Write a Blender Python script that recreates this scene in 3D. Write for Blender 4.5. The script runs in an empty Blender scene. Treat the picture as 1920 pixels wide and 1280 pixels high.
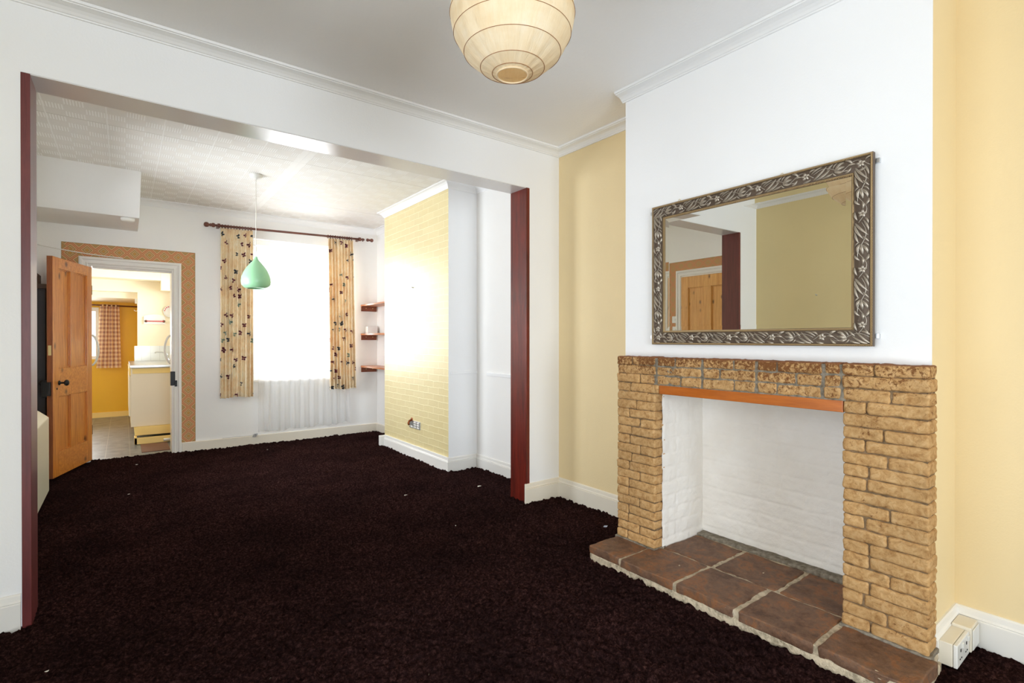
import bpy, math, random
import numpy as np
from mathutils import Vector, noise

random.seed(7)
rng = np.random.default_rng(11)
SC = bpy.context.scene
COL = SC.collection
PI = math.pi

# ------------------------------------------------------------------ camera
cam_data = bpy.data.cameras.new('camera')
cam_data.sensor_width = 36.0
cam_data.lens = 963.73 / 1920 * 36.0
cam_data.clip_start = 0.02
cam = bpy.data.objects.new('camera', cam_data)
COL.objects.link(cam)
cam.location = (0, 0, 1.2)
cam.rotation_euler = (PI / 2 - 0.0033, 0, -0.6476)
SC.camera = cam

# ------------------------------------------------------------------ colour management
SC.view_settings.view_transform = 'Standard'
SC.view_settings.look = 'None'
SC.view_settings.gamma = 1.0
SC.view_settings.use_curve_mapping = False
SC.view_settings.exposure = 0.44
SC.cycles.max_bounces = 10
SC.cycles.diffuse_bounces = 7
SC.cycles.glossy_bounces = 4
SC.cycles.transparent_max_bounces = 12
SC.cycles.sample_clamp_indirect = 6.0
SC.cycles.use_denoising = True

# ------------------------------------------------------------------ sky and daylight
W = bpy.data.worlds.new('overcast_sky')
SC.world = W
W.use_nodes = True
W.node_tree.nodes['Background'].inputs[0].default_value = (0.86, 0.93, 1.0, 1)
W.node_tree.nodes['Background'].inputs[1].default_value = 1.4


def daylight(name, loc, rot, sx, sy, power, col):
    l = bpy.data.lights.new(name, 'AREA')
    l.shape = 'RECTANGLE'
    l.size = sx
    l.size_y = sy
    l.energy = power
    l.color = col
    o = bpy.data.objects.new(name, l)
    COL.objects.link(o)
    o.location = loc
    o.rotation_euler = rot
    return o


# daylight lamps outside the panes; both left-wall windows are added to light the rooms
daylight('daylight_front_bay', (0.35, -2.95, 1.15), (PI / 2, 0, 0), 2.1, 1.95, 128, (0.84, 0.925, 1.0))
daylight('added_front_side_light', (-0.90, 0.85, 1.05), (0, -PI / 2, 0), 1.9, 1.85, 30, (0.86, 0.93, 1.0))  # added side fill, shining through an invented left-wall window
daylight('added_rear_side_light', (-0.90, 4.88, 1.40), (0, -PI / 2, 0), 1.4, 1.1, 76, (0.88, 0.94, 1.0))  # added fill for the rear room, behind its invented left window
daylight('daylight_rear_window', (1.78, 7.00, 1.62), (-PI / 2, 0, 0), 1.15, 1.6, 78, (0.93, 0.965, 1.0))
daylight('daylight_kitchen_side', (1.22, 8.1, 1.75), (0, PI / 2, 0), 0.9, 1.3, 60, (0.92, 0.96, 1.0))
daylight('daylight_kitchen_end', (-0.75, 10.50, 1.35), (-PI / 2, 0, 0), 0.9, 0.9, 20, (0.92, 0.96, 1.0))

# ------------------------------------------------------------------ key dimensions
XL, XR, XB = -0.645, 2.689, 2.379      # left wall, alcove wall, chimney breast face
YP0, YP1, YB = 2.953, 3.145, 6.5254    # partition front / back, rear wall
YF = -2.70
ZC = 2.65
XOL, XOR, ZH = -0.340, 2.392, 2.320     # opening in the partition
YN, YFB = 0.577, 2.0275                # chimney breast from / to
YR0, YR1 = 4.112, 5.553                # rear chimney breast
DX0, DX1, DZ = -0.262, 0.414, 1.932    # kitchen doorway
WX0, WX1, WZ0, WZ1 = 1.20, 2.36, 0.735, 2.37


# ------------------------------------------------------------------ mesh builder
class MB:
    def __init__(s):
        s.v, s.f, s.m, s.uv = [], [], [], []

    def add(s, verts, faces, mi=0, uvs=None):
        n = len(s.v)
        s.v.extend([tuple(map(float, p)) for p in verts])
        s.uv.extend(uvs if uvs is not None else [(0.0, 0.0)] * len(verts))
        for f in faces:
            s.f.append([i + n for i in f])
            s.m.append(mi)

    def box(s, x0, x1, y0, y1, z0, z1, mi=0):
        v = [(x0, y0, z0), (x1, y0, z0), (x1, y1, z0), (x0, y1, z0),
             (x0, y0, z1), (x1, y0, z1), (x1, y1, z1), (x0, y1, z1)]
        s.add(v, [(0, 3, 2, 1), (4, 5, 6, 7), (0, 1, 5, 4), (1, 2, 6, 5), (2, 3, 7, 6), (3, 0, 4, 7)], mi)

    def quad(s, a, b, c, d, mi=0, uvs=None):
        s.add([a, b, c, d], [(0, 1, 2, 3)], mi, uvs)

    def grid(s, fn, nu, nv, mi=0, uvfn=None):
        vs, uv = [], []
        for j in range(nv + 1):
            for i in range(nu + 1):
                vs.append(fn(i / nu, j / nv))
                uv.append(uvfn(i / nu, j / nv) if uvfn else (i / nu, j / nv))
        fs = []
        for j in range(nv):
            for i in range(nu):
                a = j * (nu + 1) + i
                fs.append((a, a + 1, a + nu + 2, a + nu + 1))
        s.add(vs, fs, mi, uv)

    def tube(s, pts, r, n=10, mi=0, cap=True):
        pts = [Vector(p) for p in pts]
        m = len(pts)
        rs = r if isinstance(r, (list, tuple)) else [r] * m
        t0 = (pts[1] - pts[0]).normalized()
        up = Vector((0, 0, 1)) if abs(t0.z) < 0.9 else Vector((1, 0, 0))
        a = t0.cross(up).normalized()
        vs = []
        for i in range(m):
            t = (pts[min(i + 1, m - 1)] - pts[max(i - 1, 0)]).normalized()
            a = (a - t * a.dot(t)).normalized()
            b = t.cross(a)
            for k in range(n):
                an = 2 * PI * k / n
                vs.append(pts[i] + (a * math.cos(an) + b * math.sin(an)) * rs[i])
        fs = []
        for i in range(m - 1):
            for k in range(n):
                k2 = (k + 1) % n
                fs.append((i * n + k, i * n + k2, (i + 1) * n + k2, (i + 1) * n + k))
        if cap:
            fs.append(tuple(range(n - 1, -1, -1)))
            fs.append(tuple(range((m - 1) * n, m * n)))
        s.add(vs, fs, mi)

    def lathe(s, prof, c, axis='Z', n=32, mi=0, capends=False):
        """prof: list of (radius, height along the axis)."""
        c = Vector(c)
        vs = []
        for (r, h) in prof:
            for k in range(n):
                an = 2 * PI * k / n
                u, w = r * math.cos(an), r * math.sin(an)
                if axis == 'Z':
                    p = Vector((u, w, h))
                elif axis == 'X':
                    p = Vector((h, u, w))
                elif axis == 'Y':
                    p = Vector((w, h, u))
                else:                       # axis given as a vector
                    q = Vector(axis).normalized().to_track_quat('Z', 'Y')
                    p = q @ Vector((u, w, h))
                vs.append(c + p)
        fs = []
        for i in range(len(prof) - 1):
            for k in range(n):
                k2 = (k + 1) % n
                fs.append((i * n + k, i * n + k2, (i + 1) * n + k2, (i + 1) * n + k))
        if capends:
            fs.append(tuple(range(n - 1, -1, -1)))
            fs.append(tuple(range((len(prof) - 1) * n, len(prof) * n)))
        s.add(vs, fs, mi)

    def sweep(s, prof, path, mi=0, closed=False):
        """prof: (out, z) pairs, path: (x, y, nx, ny) stations where (nx, ny) is the
        outward offset (already mitred)."""
        m = len(prof)
        vs = []
        for (x, y, nx, ny) in path:
            for (o, z) in prof:
                vs.append((x + nx * o, y + ny * o, z))
        fs = []
        L = len(path)
        for i in range(L if closed else L - 1):
            j = (i + 1) % L
            for k in range(m - 1):
                fs.append((i * m + k, j * m + k, j * m + k + 1, i * m + k + 1))
        if not closed:
            fs.append(tuple(range(m)))
            fs.append(tuple(range(L * m - 1, (L - 1) * m - 1, -1)))
        s.add(vs, fs, mi)

    def rbox(s, x0, x1, y0, y1, z0, z1, r=0.006, amp=0.0, step=0.012, freq=40.0, mi=0, seed=0.0, shape=None):
        """rounded, roughened block"""
        c = ((x0 + x1) / 2, (y0 + y1) / 2, (z0 + z1) / 2)
        h = ((x1 - x0) / 2, (y1 - y0) / 2, (z1 - z0) / 2)
        r = min(r, min(h) * 0.95)

        def line(hh):
            n = max(1, int(round(2 * (hh - r) / step)))
            inner = [-(hh - r) + 2 * (hh - r) * i / n for i in range(n + 1)]
            return [-hh, -(hh - r * 0.55)] + inner + [hh - r * 0.55, hh]
        L = [line(k) for k in h]
        idx = {}
        vs, fs = [], []

        def vid(a, b, d):
            key = (a, b, d)
            if key not in idx:
                p = [L[0][a], L[1][b], L[2][d]]
                q = [max(-(h[i] - r), min(h[i] - r, p[i])) for i in range(3)]
                w = Vector([p[i] - q[i] for i in range(3)])
                nrm = w.normalized() if w.length > 1e-9 else Vector((0, 0, 1))
                P = Vector(q) + nrm * r
                Wp = P + Vector(c)
                if amp:
                    k = noise.noise(Vector((Wp.x * freq + seed, Wp.y * freq, Wp.z * freq * 1.5)))
                    k += 0.6 * noise.noise(Vector((Wp.x * freq * 2.6, Wp.y * freq * 2.6 + seed, Wp.z * freq * 3)))
                    k2 = noise.noise(Vector((Wp.y * freq * 0.3 + seed * 3, Wp.z * 9, seed)))
                    Wp = Wp + nrm * amp * (k + 0.8 * k2)
                if shape:
                    Wp = Vector(shape(Wp))
                idx[key] = len(vs)
                vs.append(Wp)
            return idx[key]
        n0, n1, n2 = len(L[0]) - 1, len(L[1]) - 1, len(L[2]) - 1
        for b in range(n1):
            for d in range(n2):
                fs.append((vid(0, b, d), vid(0, b, d + 1), vid(0, b + 1, d + 1), vid(0, b + 1, d)))
                fs.append((vid(n0, b, d), vid(n0, b + 1, d), vid(n0, b + 1, d + 1), vid(n0, b, d + 1)))
        for a in range(n0):
            for d in range(n2):
                fs.append((vid(a, 0, d), vid(a + 1, 0, d), vid(a + 1, 0, d + 1), vid(a, 0, d + 1)))
                fs.append((vid(a, n1, d), vid(a, n1, d + 1), vid(a + 1, n1, d + 1), vid(a + 1, n1, d)))
            for b in range(n1):
                fs.append((vid(a, b, 0), vid(a, b + 1, 0), vid(a + 1, b + 1, 0), vid(a + 1, b, 0)))
                fs.append((vid(a, b, n2), vid(a + 1, b, n2), vid(a + 1, b + 1, n2), vid(a, b + 1, n2)))
        s.add(vs, fs, mi)

    def build(s, name, mats, parent=None, smooth=False, bevel=0.0, auto=None, base=None):
        me = bpy.data.meshes.new(name)
        root = Vector((0, 0, 0))
        if parent is not None:
            root = Vector(parent.get('_w', (0, 0, 0)))
        elif base is not None:
            root = Vector(base)
        me.from_pydata([tuple(Vector(p) - root) for p in s.v], [], s.f)
        if not isinstance(mats, (list, tuple)):
            mats = [mats]
        for m in mats:
            me.materials.append(m)
        me.polygons.foreach_set('material_index', s.m)
        uvl = me.uv_layers.new(name='UVMap')
        li = np.empty(len(me.loops), dtype=np.int32)
        me.loops.foreach_get('vertex_index', li)
        uva = np.array(s.uv, dtype=np.float32)[li]
        uvl.data.foreach_set('uv', uva.ravel())
        if smooth:
            me.polygons.foreach_set('use_smooth', [True] * len(me.polygons))
        me.update()
        o = bpy.data.objects.new(name, me)
        COL.objects.link(o)
        if parent is not None:
            o.parent = parent
            o['_w'] = tuple(root)
        else:
            o.location = root
            o['_w'] = tuple(root)
        if bevel:
            b = o.modifiers.new('bevel', 'BEVEL')
            b.width = bevel
            b.segments = 2
            b.limit_method = 'ANGLE'
            b.angle_limit = math.radians(40)
        if auto:
            w = o.modifiers.new('wn', 'WEIGHTED_NORMAL')
            w.keep_sharp = True
        return o


def thing(name, label, cat, loc, group=None):
    o = bpy.data.objects.new(name, None)
    o.empty_display_size = 0.1
    COL.objects.link(o)
    o.location = loc
    o['_w'] = tuple(loc)
    o['label'] = label
    o['category'] = cat
    if group:
        o['group'] = group
    return o


def tag(o, label, cat, group=None):
    o['label'] = label
    o['category'] = cat
    if group:
        o['group'] = group
    return o


def struct(o):
    o['kind'] = 'structure'
    return o


# ------------------------------------------------------------------ shader helpers
class X:
    """a node socket with arithmetic"""
    def __init__(s, nt, so):
        s.nt, s.so = nt, so

    def _op(s, op, *o):
        n = s.nt.nodes.new('ShaderNodeMath')
        n.operation = op
        s.nt.links.new(s.so, n.inputs[0])
        for i, q in enumerate(o):
            if isinstance(q, X):
                s.nt.links.new(q.so, n.inputs[i + 1])
            else:
                n.inputs[i + 1].default_value = q
        return X(s.nt, n.outputs[0])

    def __add__(s, o): return s._op('ADD', o)
    def __sub__(s, o): return s._op('SUBTRACT', o)
    def __mul__(s, o): return s._op('MULTIPLY', o)
    def __truediv__(s, o): return s._op('DIVIDE', o)
    def gt(s, o): return s._op('GREATER_THAN', o)
    def lt(s, o): return s._op('LESS_THAN', o)
    def fl(s): return s._op('FLOOR')
    def fr(s): return s._op('FRACT')
    def ab(s): return s._op('ABSOLUTE')
    def sn(s): return s._op('SINE')
    def mx(s, o): return s._op('MAXIMUM', o)
    def mn(s, o): return s._op('MINIMUM', o)
    def mod(s, o): return s._op('FLOORED_MODULO', o)
    def pw(s, o): return s._op('POWER', o)
    def pp(s, o): return s._op('PINGPONG', o)


class Mat:
    def __init__(s, name, base=(0.8, 0.8, 0.8), rough=0.6, metal=0.0, spec=0.5):
        s.m = bpy.data.materials.new(name)
        s.m.use_nodes = True
        s.nt = s.m.node_tree
        s.b = s.nt.nodes['Principled BSDF']
        s.b.inputs['Base Color'].default_value = (*base, 1)
        s.b.inputs['Roughness'].default_value = rough
        s.b.inputs['Metallic'].default_value = metal
        s.b.inputs['Specular IOR Level'].default_value = spec
        s._pos = None

    def node(s, t, **kw):
        n = s.nt.nodes.new(t)
        for k, v in kw.items():
            setattr(n, k, v)
        return n

    def link(s, a, b):
        s.nt.links.new(a.so if isinstance(a, X) else a, b)

    def pos(s):
        if s._pos is None:
            s._pos = s.node('ShaderNodeNewGeometry').outputs['Position']
        return s._pos

    def sep(s, vec):
        n = s.node('ShaderNodeSeparateXYZ')
        s.link(vec, n.inputs[0])
        return [X(s.nt, o) for o in n.outputs]

    def comb(s, a, b, c):
        n = s.node('ShaderNodeCombineXYZ')
        for i, q in enumerate((a, b, c)):
            if isinstance(q, X):
                s.link(q, n.inputs[i])
            else:
                n.inputs[i].default_value = q
        return n.outputs[0]

    def xyz(s):
        return s.sep(s.pos())

    def uv(s):
        n = s.node('ShaderNodeTexCoord')
        return n.outputs['UV']

    def noise(s, scale, detail=3, vec=None, stretch=None, rough=0.55, dist=0.0):
        n = s.node('ShaderNodeTexNoise')
        n.inputs['Scale'].default_value = scale
        n.inputs['Detail'].default_value = detail
        n.inputs['Roughness'].default_value = rough
        n.inputs['Distortion'].default_value = dist
        v = vec if vec is not None else s.pos()
        if stretch:
            m = s.node('ShaderNodeMapping')
            m.inputs['Scale'].default_value = stretch
            s.link(v, m.inputs[0])
            v = m.outputs[0]
        s.link(v, n.inputs['Vector'])
        return X(s.nt, n.outputs[0])

    def ramp(s, fac, stops, interp='LINEAR'):
        n = s.node('ShaderNodeValToRGB')
        n.color_ramp.interpolation = interp
        el = n.color_ramp.elements
        el[0].position = stops[0][0]
        el[0].color = (*stops[0][1], 1)
        el[1].position = stops[-1][0]
        el[1].color = (*stops[-1][1], 1)
        for (p, c) in stops[1:-1]:
            e = el.new(p)
            e.color = (*c, 1)
        s.link(fac, n.inputs[0])
        return n.outputs[0]

    def mix(s, fac, a, b, mode='MIX'):
        n = s.node('ShaderNodeMix')
        n.data_type = 'RGBA'
        n.blend_type = mode
        for q, i in ((fac, 0), (a, 6), (b, 7)):
            if isinstance(q, (int, float)):
                n.inputs[i].default_value = q
            elif isinstance(q, tuple):
                n.inputs[i].default_value = (*q, 1)
            else:
                s.link(q, n.inputs[i])
        return n.outputs[2]

    def color(s, so):
        s.link(so, s.b.inputs['Base Color'])

    def bump(s, h, strength=0.3, dist=0.01):
        n = s.node('ShaderNodeBump')
        n.inputs['Strength'].default_value = strength
        n.inputs['Distance'].default_value = dist
        s.link(h, n.inputs['Height'])
        if s.b.inputs['Normal'].is_linked:
            s.link(s.b.inputs['Normal'].links[0].from_socket, n.inputs['Normal'])
        s.link(n.outputs[0], s.b.inputs['Normal'])
        return n


def sr(r, g, b):
    def f(c):
        c /= 255
        return c / 12.92 if c <= 0.04045 else ((c + 0.055) / 1.055) ** 2.4
    return (f(r), f(g), f(b))


def paint(name, col, rough=0.55, bump=0.12, scale=160, var=0.03, bd=0.004):
    m = Mat(name, col, rough)
    n = m.noise(1.3, 4)
    m.color(m.ramp(n, [(0.3, tuple(c * (1 - var) for c in col)), (0.7, tuple(min(1, c * (1 + var)) for c in col))]))
    if bump:
        m.bump(m.noise(scale, 3), bump, bd)
    return m


M_white = paint('white_wall_paint', (0.89, 0.895, 0.905), 0.6, 0.14, 120, 0.012)
M_cream = paint('cream_wall_paint', sr(233, 212, 167), 0.6, 0.2, 130, 0.02)
M_offwhite = paint('off_white_wall_paint', (0.89, 0.88, 0.86), 0.6, 0.15, 90, 0.02)
M_khaki = paint('pale_khaki_wall_paint', sr(232, 215, 165), 0.62, 0.15, 120, 0.03)
M_ceil = paint('ceiling_paint', (0.93, 0.925, 0.92), 0.55, 0.25, 60, 0.02, 0.006)
M_gloss = paint('white_gloss_paint', (0.83, 0.81, 0.77), 0.3, 0.05, 40, 0.02)
M_gloss2 = paint('ivory_gloss_paint', (0.80, 0.74, 0.63), 0.35, 0.05, 40, 0.03)
M_cornice = paint('cornice_paint', (0.88, 0.88, 0.88), 0.45, 0.05, 60, 0.01)
M_soffit = Mat('white_gloss_soffit', (0.80, 0.79, 0.78), 0.22, spec=0.8).m
M_plastic = Mat('white_plastic', (0.80, 0.79, 0.75), 0.3).m
M_plastic_i = Mat('ivory_plastic', (0.78, 0.72, 0.60), 0.35).m
M_black = Mat('black_iron', (0.012, 0.011, 0.012), 0.45, 0.3).m
M_dark = Mat('dark_gap', (0.02, 0.018, 0.016), 0.9).m
M_brass = Mat('brass', (0.75, 0.60, 0.30), 0.35, 1.0).m
M_steel = Mat('brushed_steel', (0.62, 0.64, 0.66), 0.3, 1.0).m
M_white, M_cream, M_offwhite, M_khaki, M_ceil = [m.m for m in (M_white, M_cream, M_offwhite, M_khaki, M_ceil)]
M_gloss, M_gloss2, M_cornice = M_gloss.m, M_gloss2.m, M_cornice.m


def wood(name, dark, light, rough, grain_axis='Z', scale=5, knots=0.0, coat=0.0, worn=None, bump=0.1):
    m = Mat(name, light, rough)
    st = {'Z': (9, 9, 0.7), 'Y': (9, 0.7, 9), 'X': (0.7, 9, 9)}[grain_axis]
    a = m.noise(scale, 5, stretch=st, dist=0.6)
    b = m.noise(scale * 7, 3, stretch=st)
    f = a * 0.7 + b * 0.3
    c = m.ramp(f, [(0.32, dark), (0.5, tuple((d + l) / 2 for d, l in zip(dark, light))), (0.66, light)])
    if knots:
        st2 = {'Z': (1, 1, 0.55), 'Y': (1, 0.55, 1), 'X': (0.55, 1, 1)}[grain_axis]
        v = m.node('ShaderNodeTexVoronoi')
        mp = m.node('ShaderNodeMapping')
        mp.inputs['Scale'].default_value = st2
        m.link(m.pos(), mp.inputs[0])
        m.link(mp.outputs[0], v.inputs['Vector'])
        v.inputs['Scale'].default_value = knots
        k = m.ramp(X(m.nt, v.outputs['Distance']), [(0.05, (1, 1, 1)), (0.16, (0, 0, 0))])
        c = m.mix(k, c, tuple(d * 0.35 for d in dark))
    if worn:
        w = m.ramp(m.noise(14, 6, rough=0.75), [(0.56, (0, 0, 0)), (0.62, (1, 1, 1))])
        c = m.mix(w, c, worn)
    m.color(c)
    m.b.inputs['Coat Weight'].default_value = coat
    m.b.inputs['Coat Roughness'].default_value = 0.12
    if bump:
        m.bump(f, bump, 0.004)
    return m.m


M_pine = wood('varnished_pine', sr(184, 100, 30), sr(228, 150, 62), 0.36, 'Z', 5, 7, 0.35)
M_pineh = wood('varnished_pine_rail', sr(190, 106, 36), sr(232, 156, 72), 0.36, 'X', 5, 5, 0.35)
M_pinep = wood('pale_pine', sr(200, 138, 62), sr(232, 174, 94), 0.45, 'Z', 5, 9, 0.1)
M_pineedge = wood('dark_pine_edge', sr(118, 58, 20), sr(150, 82, 32), 0.6, 'Z', 9, 0, 0.0)  # door edge pine, darker than the face
M_mahog = wood('mahogany_stained_board', sr(62, 12, 6), sr(122, 34, 18), 0.36, 'Z', 4, 3.2, 0.12, None, 0.25)
M_mahogf = wood('mahogany_stained_edge', sr(84, 26, 24), sr(112, 44, 42), 0.4, 'Z', 4, 3.2, 0.1, None, 0.1)
M_lintel = wood('orange_varnished_pine', sr(160, 80, 14), sr(196, 108, 30), 0.35, 'Y', 4, 2.4, 0.4)
M_shelf = wood('teak_brown_shelf', sr(160, 88, 44), sr(204, 134, 84), 0.4, 'Y', 6, 0, 0.2)
M_shelfd = wood('dark_teak_batten', sr(112, 52, 22), sr(140, 72, 36), 0.45, 'X', 6, 0, 0.1)
M_rod = wood('walnut_turned_rod', sr(78, 38, 26), sr(116, 62, 44), 0.35, 'X', 6, 0, 0.3)

# carpet
m = Mat('dark_brown_shag_carpet', (0.012, 0.006, 0.006), 1.0, spec=0.0)
c = m.ramp(m.noise(75, 5, rough=0.75), [(0.34, sr(11, 5, 5)), (0.50, sr(45, 25, 24)), (0.66, sr(96, 66, 62))])
big = m.ramp(m.noise(2.2, 5, rough=0.65), [(0.35, (0.55, 0.52, 0.52)), (0.68, (1.35, 1.25, 1.2))])
m.color(m.mix(1.0, c, big, 'MULTIPLY'))
m.bump(m.noise(110, 5, rough=0.8), 1.0, 0.035)
m.b.inputs['Sheen Weight'].default_value = 0.05
m.b.inputs['Sheen Roughness'].default_value = 0.6
m.b.inputs['Sheen Tint'].default_value = (0.8, 0.45, 0.45, 1)
M_carpet = m.m

# fireplace bricks: sandy with browner weathering, stronger near the mantel
m = Mat('sandy_reconstituted_stone', sr(196, 158, 108), 0.85, spec=0.25)
x, y, z = m.xyz()
n1 = m.noise(38, 6, rough=0.7, dist=0.6)
c = m.ramp(n1, [(0.30, sr(160, 116, 68)), (0.50, sr(198, 158, 106)), (0.72, sr(218, 182, 134))])
cell = m.noise(5.5, 1)
c = m.mix(1.0, c, m.ramp(cell, [(0.35, (0.90, 0.88, 0.86)), (0.65, (1.04, 1.02, 1.0))]), 'MULTIPLY')
st = m.noise(70, 5, rough=0.75, dist=0.5) + m.noise(6, 3) * 0.35
topw = ((z - 0.75) / 0.36).mx(0.0).pw(2.2)
wf = m.ramp(st + topw * 0.22, [(0.80, (0, 0, 0)), (0.90, (1, 1, 1))])
c = m.mix(wf, c, sr(122, 78, 42))
capw = m.ramp((z - 1.096) / 0.012 + st * 0.6 - 0.3, [(0.45, (0, 0, 0)), (0.75, (1, 1, 1))])
c = m.mix(capw, c, sr(140, 92, 60))
m.color(c)
m.bump(m.noise(90, 6, rough=0.75, dist=0.8), 0.6, 0.008)
M_brick = m.m

m = Mat('grey_cement_mortar', sr(120, 112, 98), 0.95, spec=0.2)
m.color(m.ramp(m.noise(45, 5), [(0.3, sr(98, 88, 74)), (0.7, sr(150, 142, 128))]))
m.bump(m.noise(120, 4), 0.6, 0.006)
M_mortar = m.m
m = Mat('shadow_brown_mortar', sr(120, 98, 72), 0.95, spec=0.2)  # brown of the pillar joints has their shadow put into it
m.color(m.ramp(m.noise(40, 5), [(0.3, sr(92, 72, 50)), (0.7, sr(146, 122, 94))]))
m.bump(m.noise(120, 4), 0.6, 0.006)
M_mortarb = m.m
m = Mat('pale_lime_mortar', sr(196, 184, 160), 0.95, spec=0.2)
m.color(m.ramp(m.noise(30, 5, rough=0.7), [(0.35, sr(150, 138, 116)), (0.55, sr(206, 190, 164))]))
m.bump(m.noise(90, 4), 0.8, 0.008)
M_grout = m.m
m = Mat('riven_brown_quarry_slab', sr(110, 74, 50), 0.6, spec=0.35)
n1 = m.noise(7.5, 7, rough=0.72, dist=0.35)
c = m.ramp(n1, [(0.28, sr(58, 42, 36)), (0.41, sr(90, 62, 46)), (0.50, sr(106, 80, 64)), (0.57, sr(134, 86, 52)), (0.63, sr(96, 74, 60)), (0.74, sr(104, 92, 84))])
c = m.mix(m.ramp(m.noise(40, 5, rough=0.8), [(0.4, (0, 0, 0)), (0.75, (0.5, 0.5, 0.5))]), c, sr(150, 112, 82))
m.color(c)
m.bump(m.noise(24, 6, rough=0.7), 0.6, 0.012)
M_slab = m.m
m = Mat('painted_brick_white', (0.78, 0.735, 0.665), 0.75)
m.color(m.ramp(m.noise(5, 4), [(0.35, (0.84, 0.80, 0.74)), (0.65, (0.89, 0.86, 0.81))]))
m.bump(m.noise(60, 5, rough=0.7), 0.5, 0.006)
M_pbrick = m.m

# embossed brick wallpaper of the rear chimney breast
m = Mat('embossed_brick_wallpaper', sr(226, 210, 158), 0.42)
x, y, z = m.xyz()
wob = m.noise(9, 3)
br = m.node('ShaderNodeTexBrick')
m.link(m.comb(y + wob * 0.010, z + wob * 0.018, 0.0), br.inputs['Vector'])
br.inputs['Scale'].default_value = 1.0
br.inputs['Brick Width'].default_value = 0.205
br.inputs['Row Height'].default_value = 0.0625
br.inputs['Mortar Size'].default_value = 0.0042
br.inputs['Mortar Smooth'].default_value = 0.7
br.inputs['Color1'].default_value = (*sr(228, 212, 160), 1)
br.inputs['Color2'].default_value = (*sr(224, 207, 153), 1)
br.inputs['Mortar'].default_value = (*sr(244, 232, 188), 1)
m.color(br.outputs['Color'])
m.bump(br.outputs['Fac'], 0.3, 0.006)
m.bump(m.noise(45, 4), 0.25, 0.004)
m.b.inputs['Coat Weight'].default_value = 0.75
m.b.inputs['Coat Roughness'].default_value = 0.33
M_brickpaper = m.m

# polystyrene ceiling tiles of the rear room
m = Mat('embossed_ceiling_tiles', (0.86, 0.85, 0.81), 0.7, spec=0.3)
x, y, z = m.xyz()
gx = (x - 0.228) / 0.3105
gy = (y - 4.412) / 1.30
sx = (gx.fr() - 0.5).ab().gt(0.487)
sy = (gy.fr() - 0.5).ab().gt(0.4965)
seam = sx.mx(sy)
cx = (gx.fr() * 3.0).fl()
cy = (gy.fr() * 12.0).fl()
chk = (cx + cy).mod(2.0).lt(0.5)
rib = ((gx * 3.0 * 7.0 * 2 * PI).sn()).gt(0.0) * ((gy.fr() * 12.0).fr() - 0.5).ab().lt(0.42)
batten = (x - 1.157).ab().lt(0.05)
h = (rib * chk) * 1.0
hh = h * (seam * -1.0 + 1.0) * (batten * -1.0 + 1.0) + seam * -0.8 + batten * 0.6
c = m.mix(h * (batten * -1.0 + 1.0), (0.80, 0.775, 0.73), (0.94, 0.93, 0.90))
c = m.mix(sx * (batten * -1.0 + 1.0) * 0.8, c, (0.95, 0.94, 0.91))
c = m.mix(sy * (sx * -1.0 + 1.0) * 0.45, c, (0.45, 0.43, 0.38))
c = m.mix(batten * 0.7, c, (0.92, 0.91, 0.88))
m.color(c)
m.bump(hh, 0.9, 0.008)
M_tiles = m.m

# diamond wallpaper border, UV in metres (u along, v across 0..1)
m = Mat('orange_diamond_wallpaper', sr(190, 140, 90), 0.7)
u, v, _ = m.sep(m.uv())
w = 0.125
d1 = ((u / w).pp(0.5) * 2.0 - 1.0).ab()        # 0..1
d2 = (v * 2.0 - 1.0).ab()
d = d1 + d2
band = (d * 4.0 - 0.2)
OC, OL, LT, TC = sr(200, 146, 68), sr(152, 138, 92), sr(228, 188, 140), sr(200, 120, 76)
c = m.ramp(d / 2.0, [(0.0, OC), (0.12, OL), (0.165, LT), (0.205, sr(184, 140, 84)), (0.29, OL), (0.33, LT), (0.385, TC), (0.46, sr(208, 156, 110)), (0.54, TC),
                     (0.63, LT), (0.69, sr(172, 142, 92)), (0.80, sr(188, 144, 86))], 'CONSTANT')
c = m.mix((d2).gt(0.955), c, sr(140, 128, 88))
c = m.mix(m.ramp(m.noise(220, 3), [(0.4, (0, 0, 0)), (0.7, (0.35, 0.35, 0.35))]), c, sr(160, 120, 80))
m.color(c)
M_border = m.m

# butterfly curtain cloth: beige linen
m = Mat('beige_linen_curtain', sr(220, 196, 152), 0.85, spec=0.2)
n1 = m.noise(9, 5, rough=0.7)
n2 = m.noise(130, 3, stretch=(1, 1, 0.25))
c = m.ramp(n1 * 0.6 + n2 * 0.4, [(0.36, sr(236, 204, 160)), (0.50, sr(248, 230, 196)), (0.64, sr(254, 246, 226))])
m.color(c)
tr = m.node('ShaderNodeBsdfTranslucent')
m.link(c, tr.inputs[0])
mx = m.node('ShaderNodeMixShader')
mx.inputs[0].default_value = 0.12
m.link(m.b.outputs[0], mx.inputs[1])
m.link(tr.outputs[0], mx.inputs[2])
m.link(mx.outputs[0], m.nt.nodes['Material Output'].inputs[0])
M_curtain = m.m
M_bf1 = Mat('plum_print', sr(96, 30, 52), 0.85).m
M_bf2 = Mat('slate_blue_print', sr(52, 62, 74), 0.85).m
M_bf3 = Mat('sage_print', sr(120, 140, 128), 0.85).m

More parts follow.
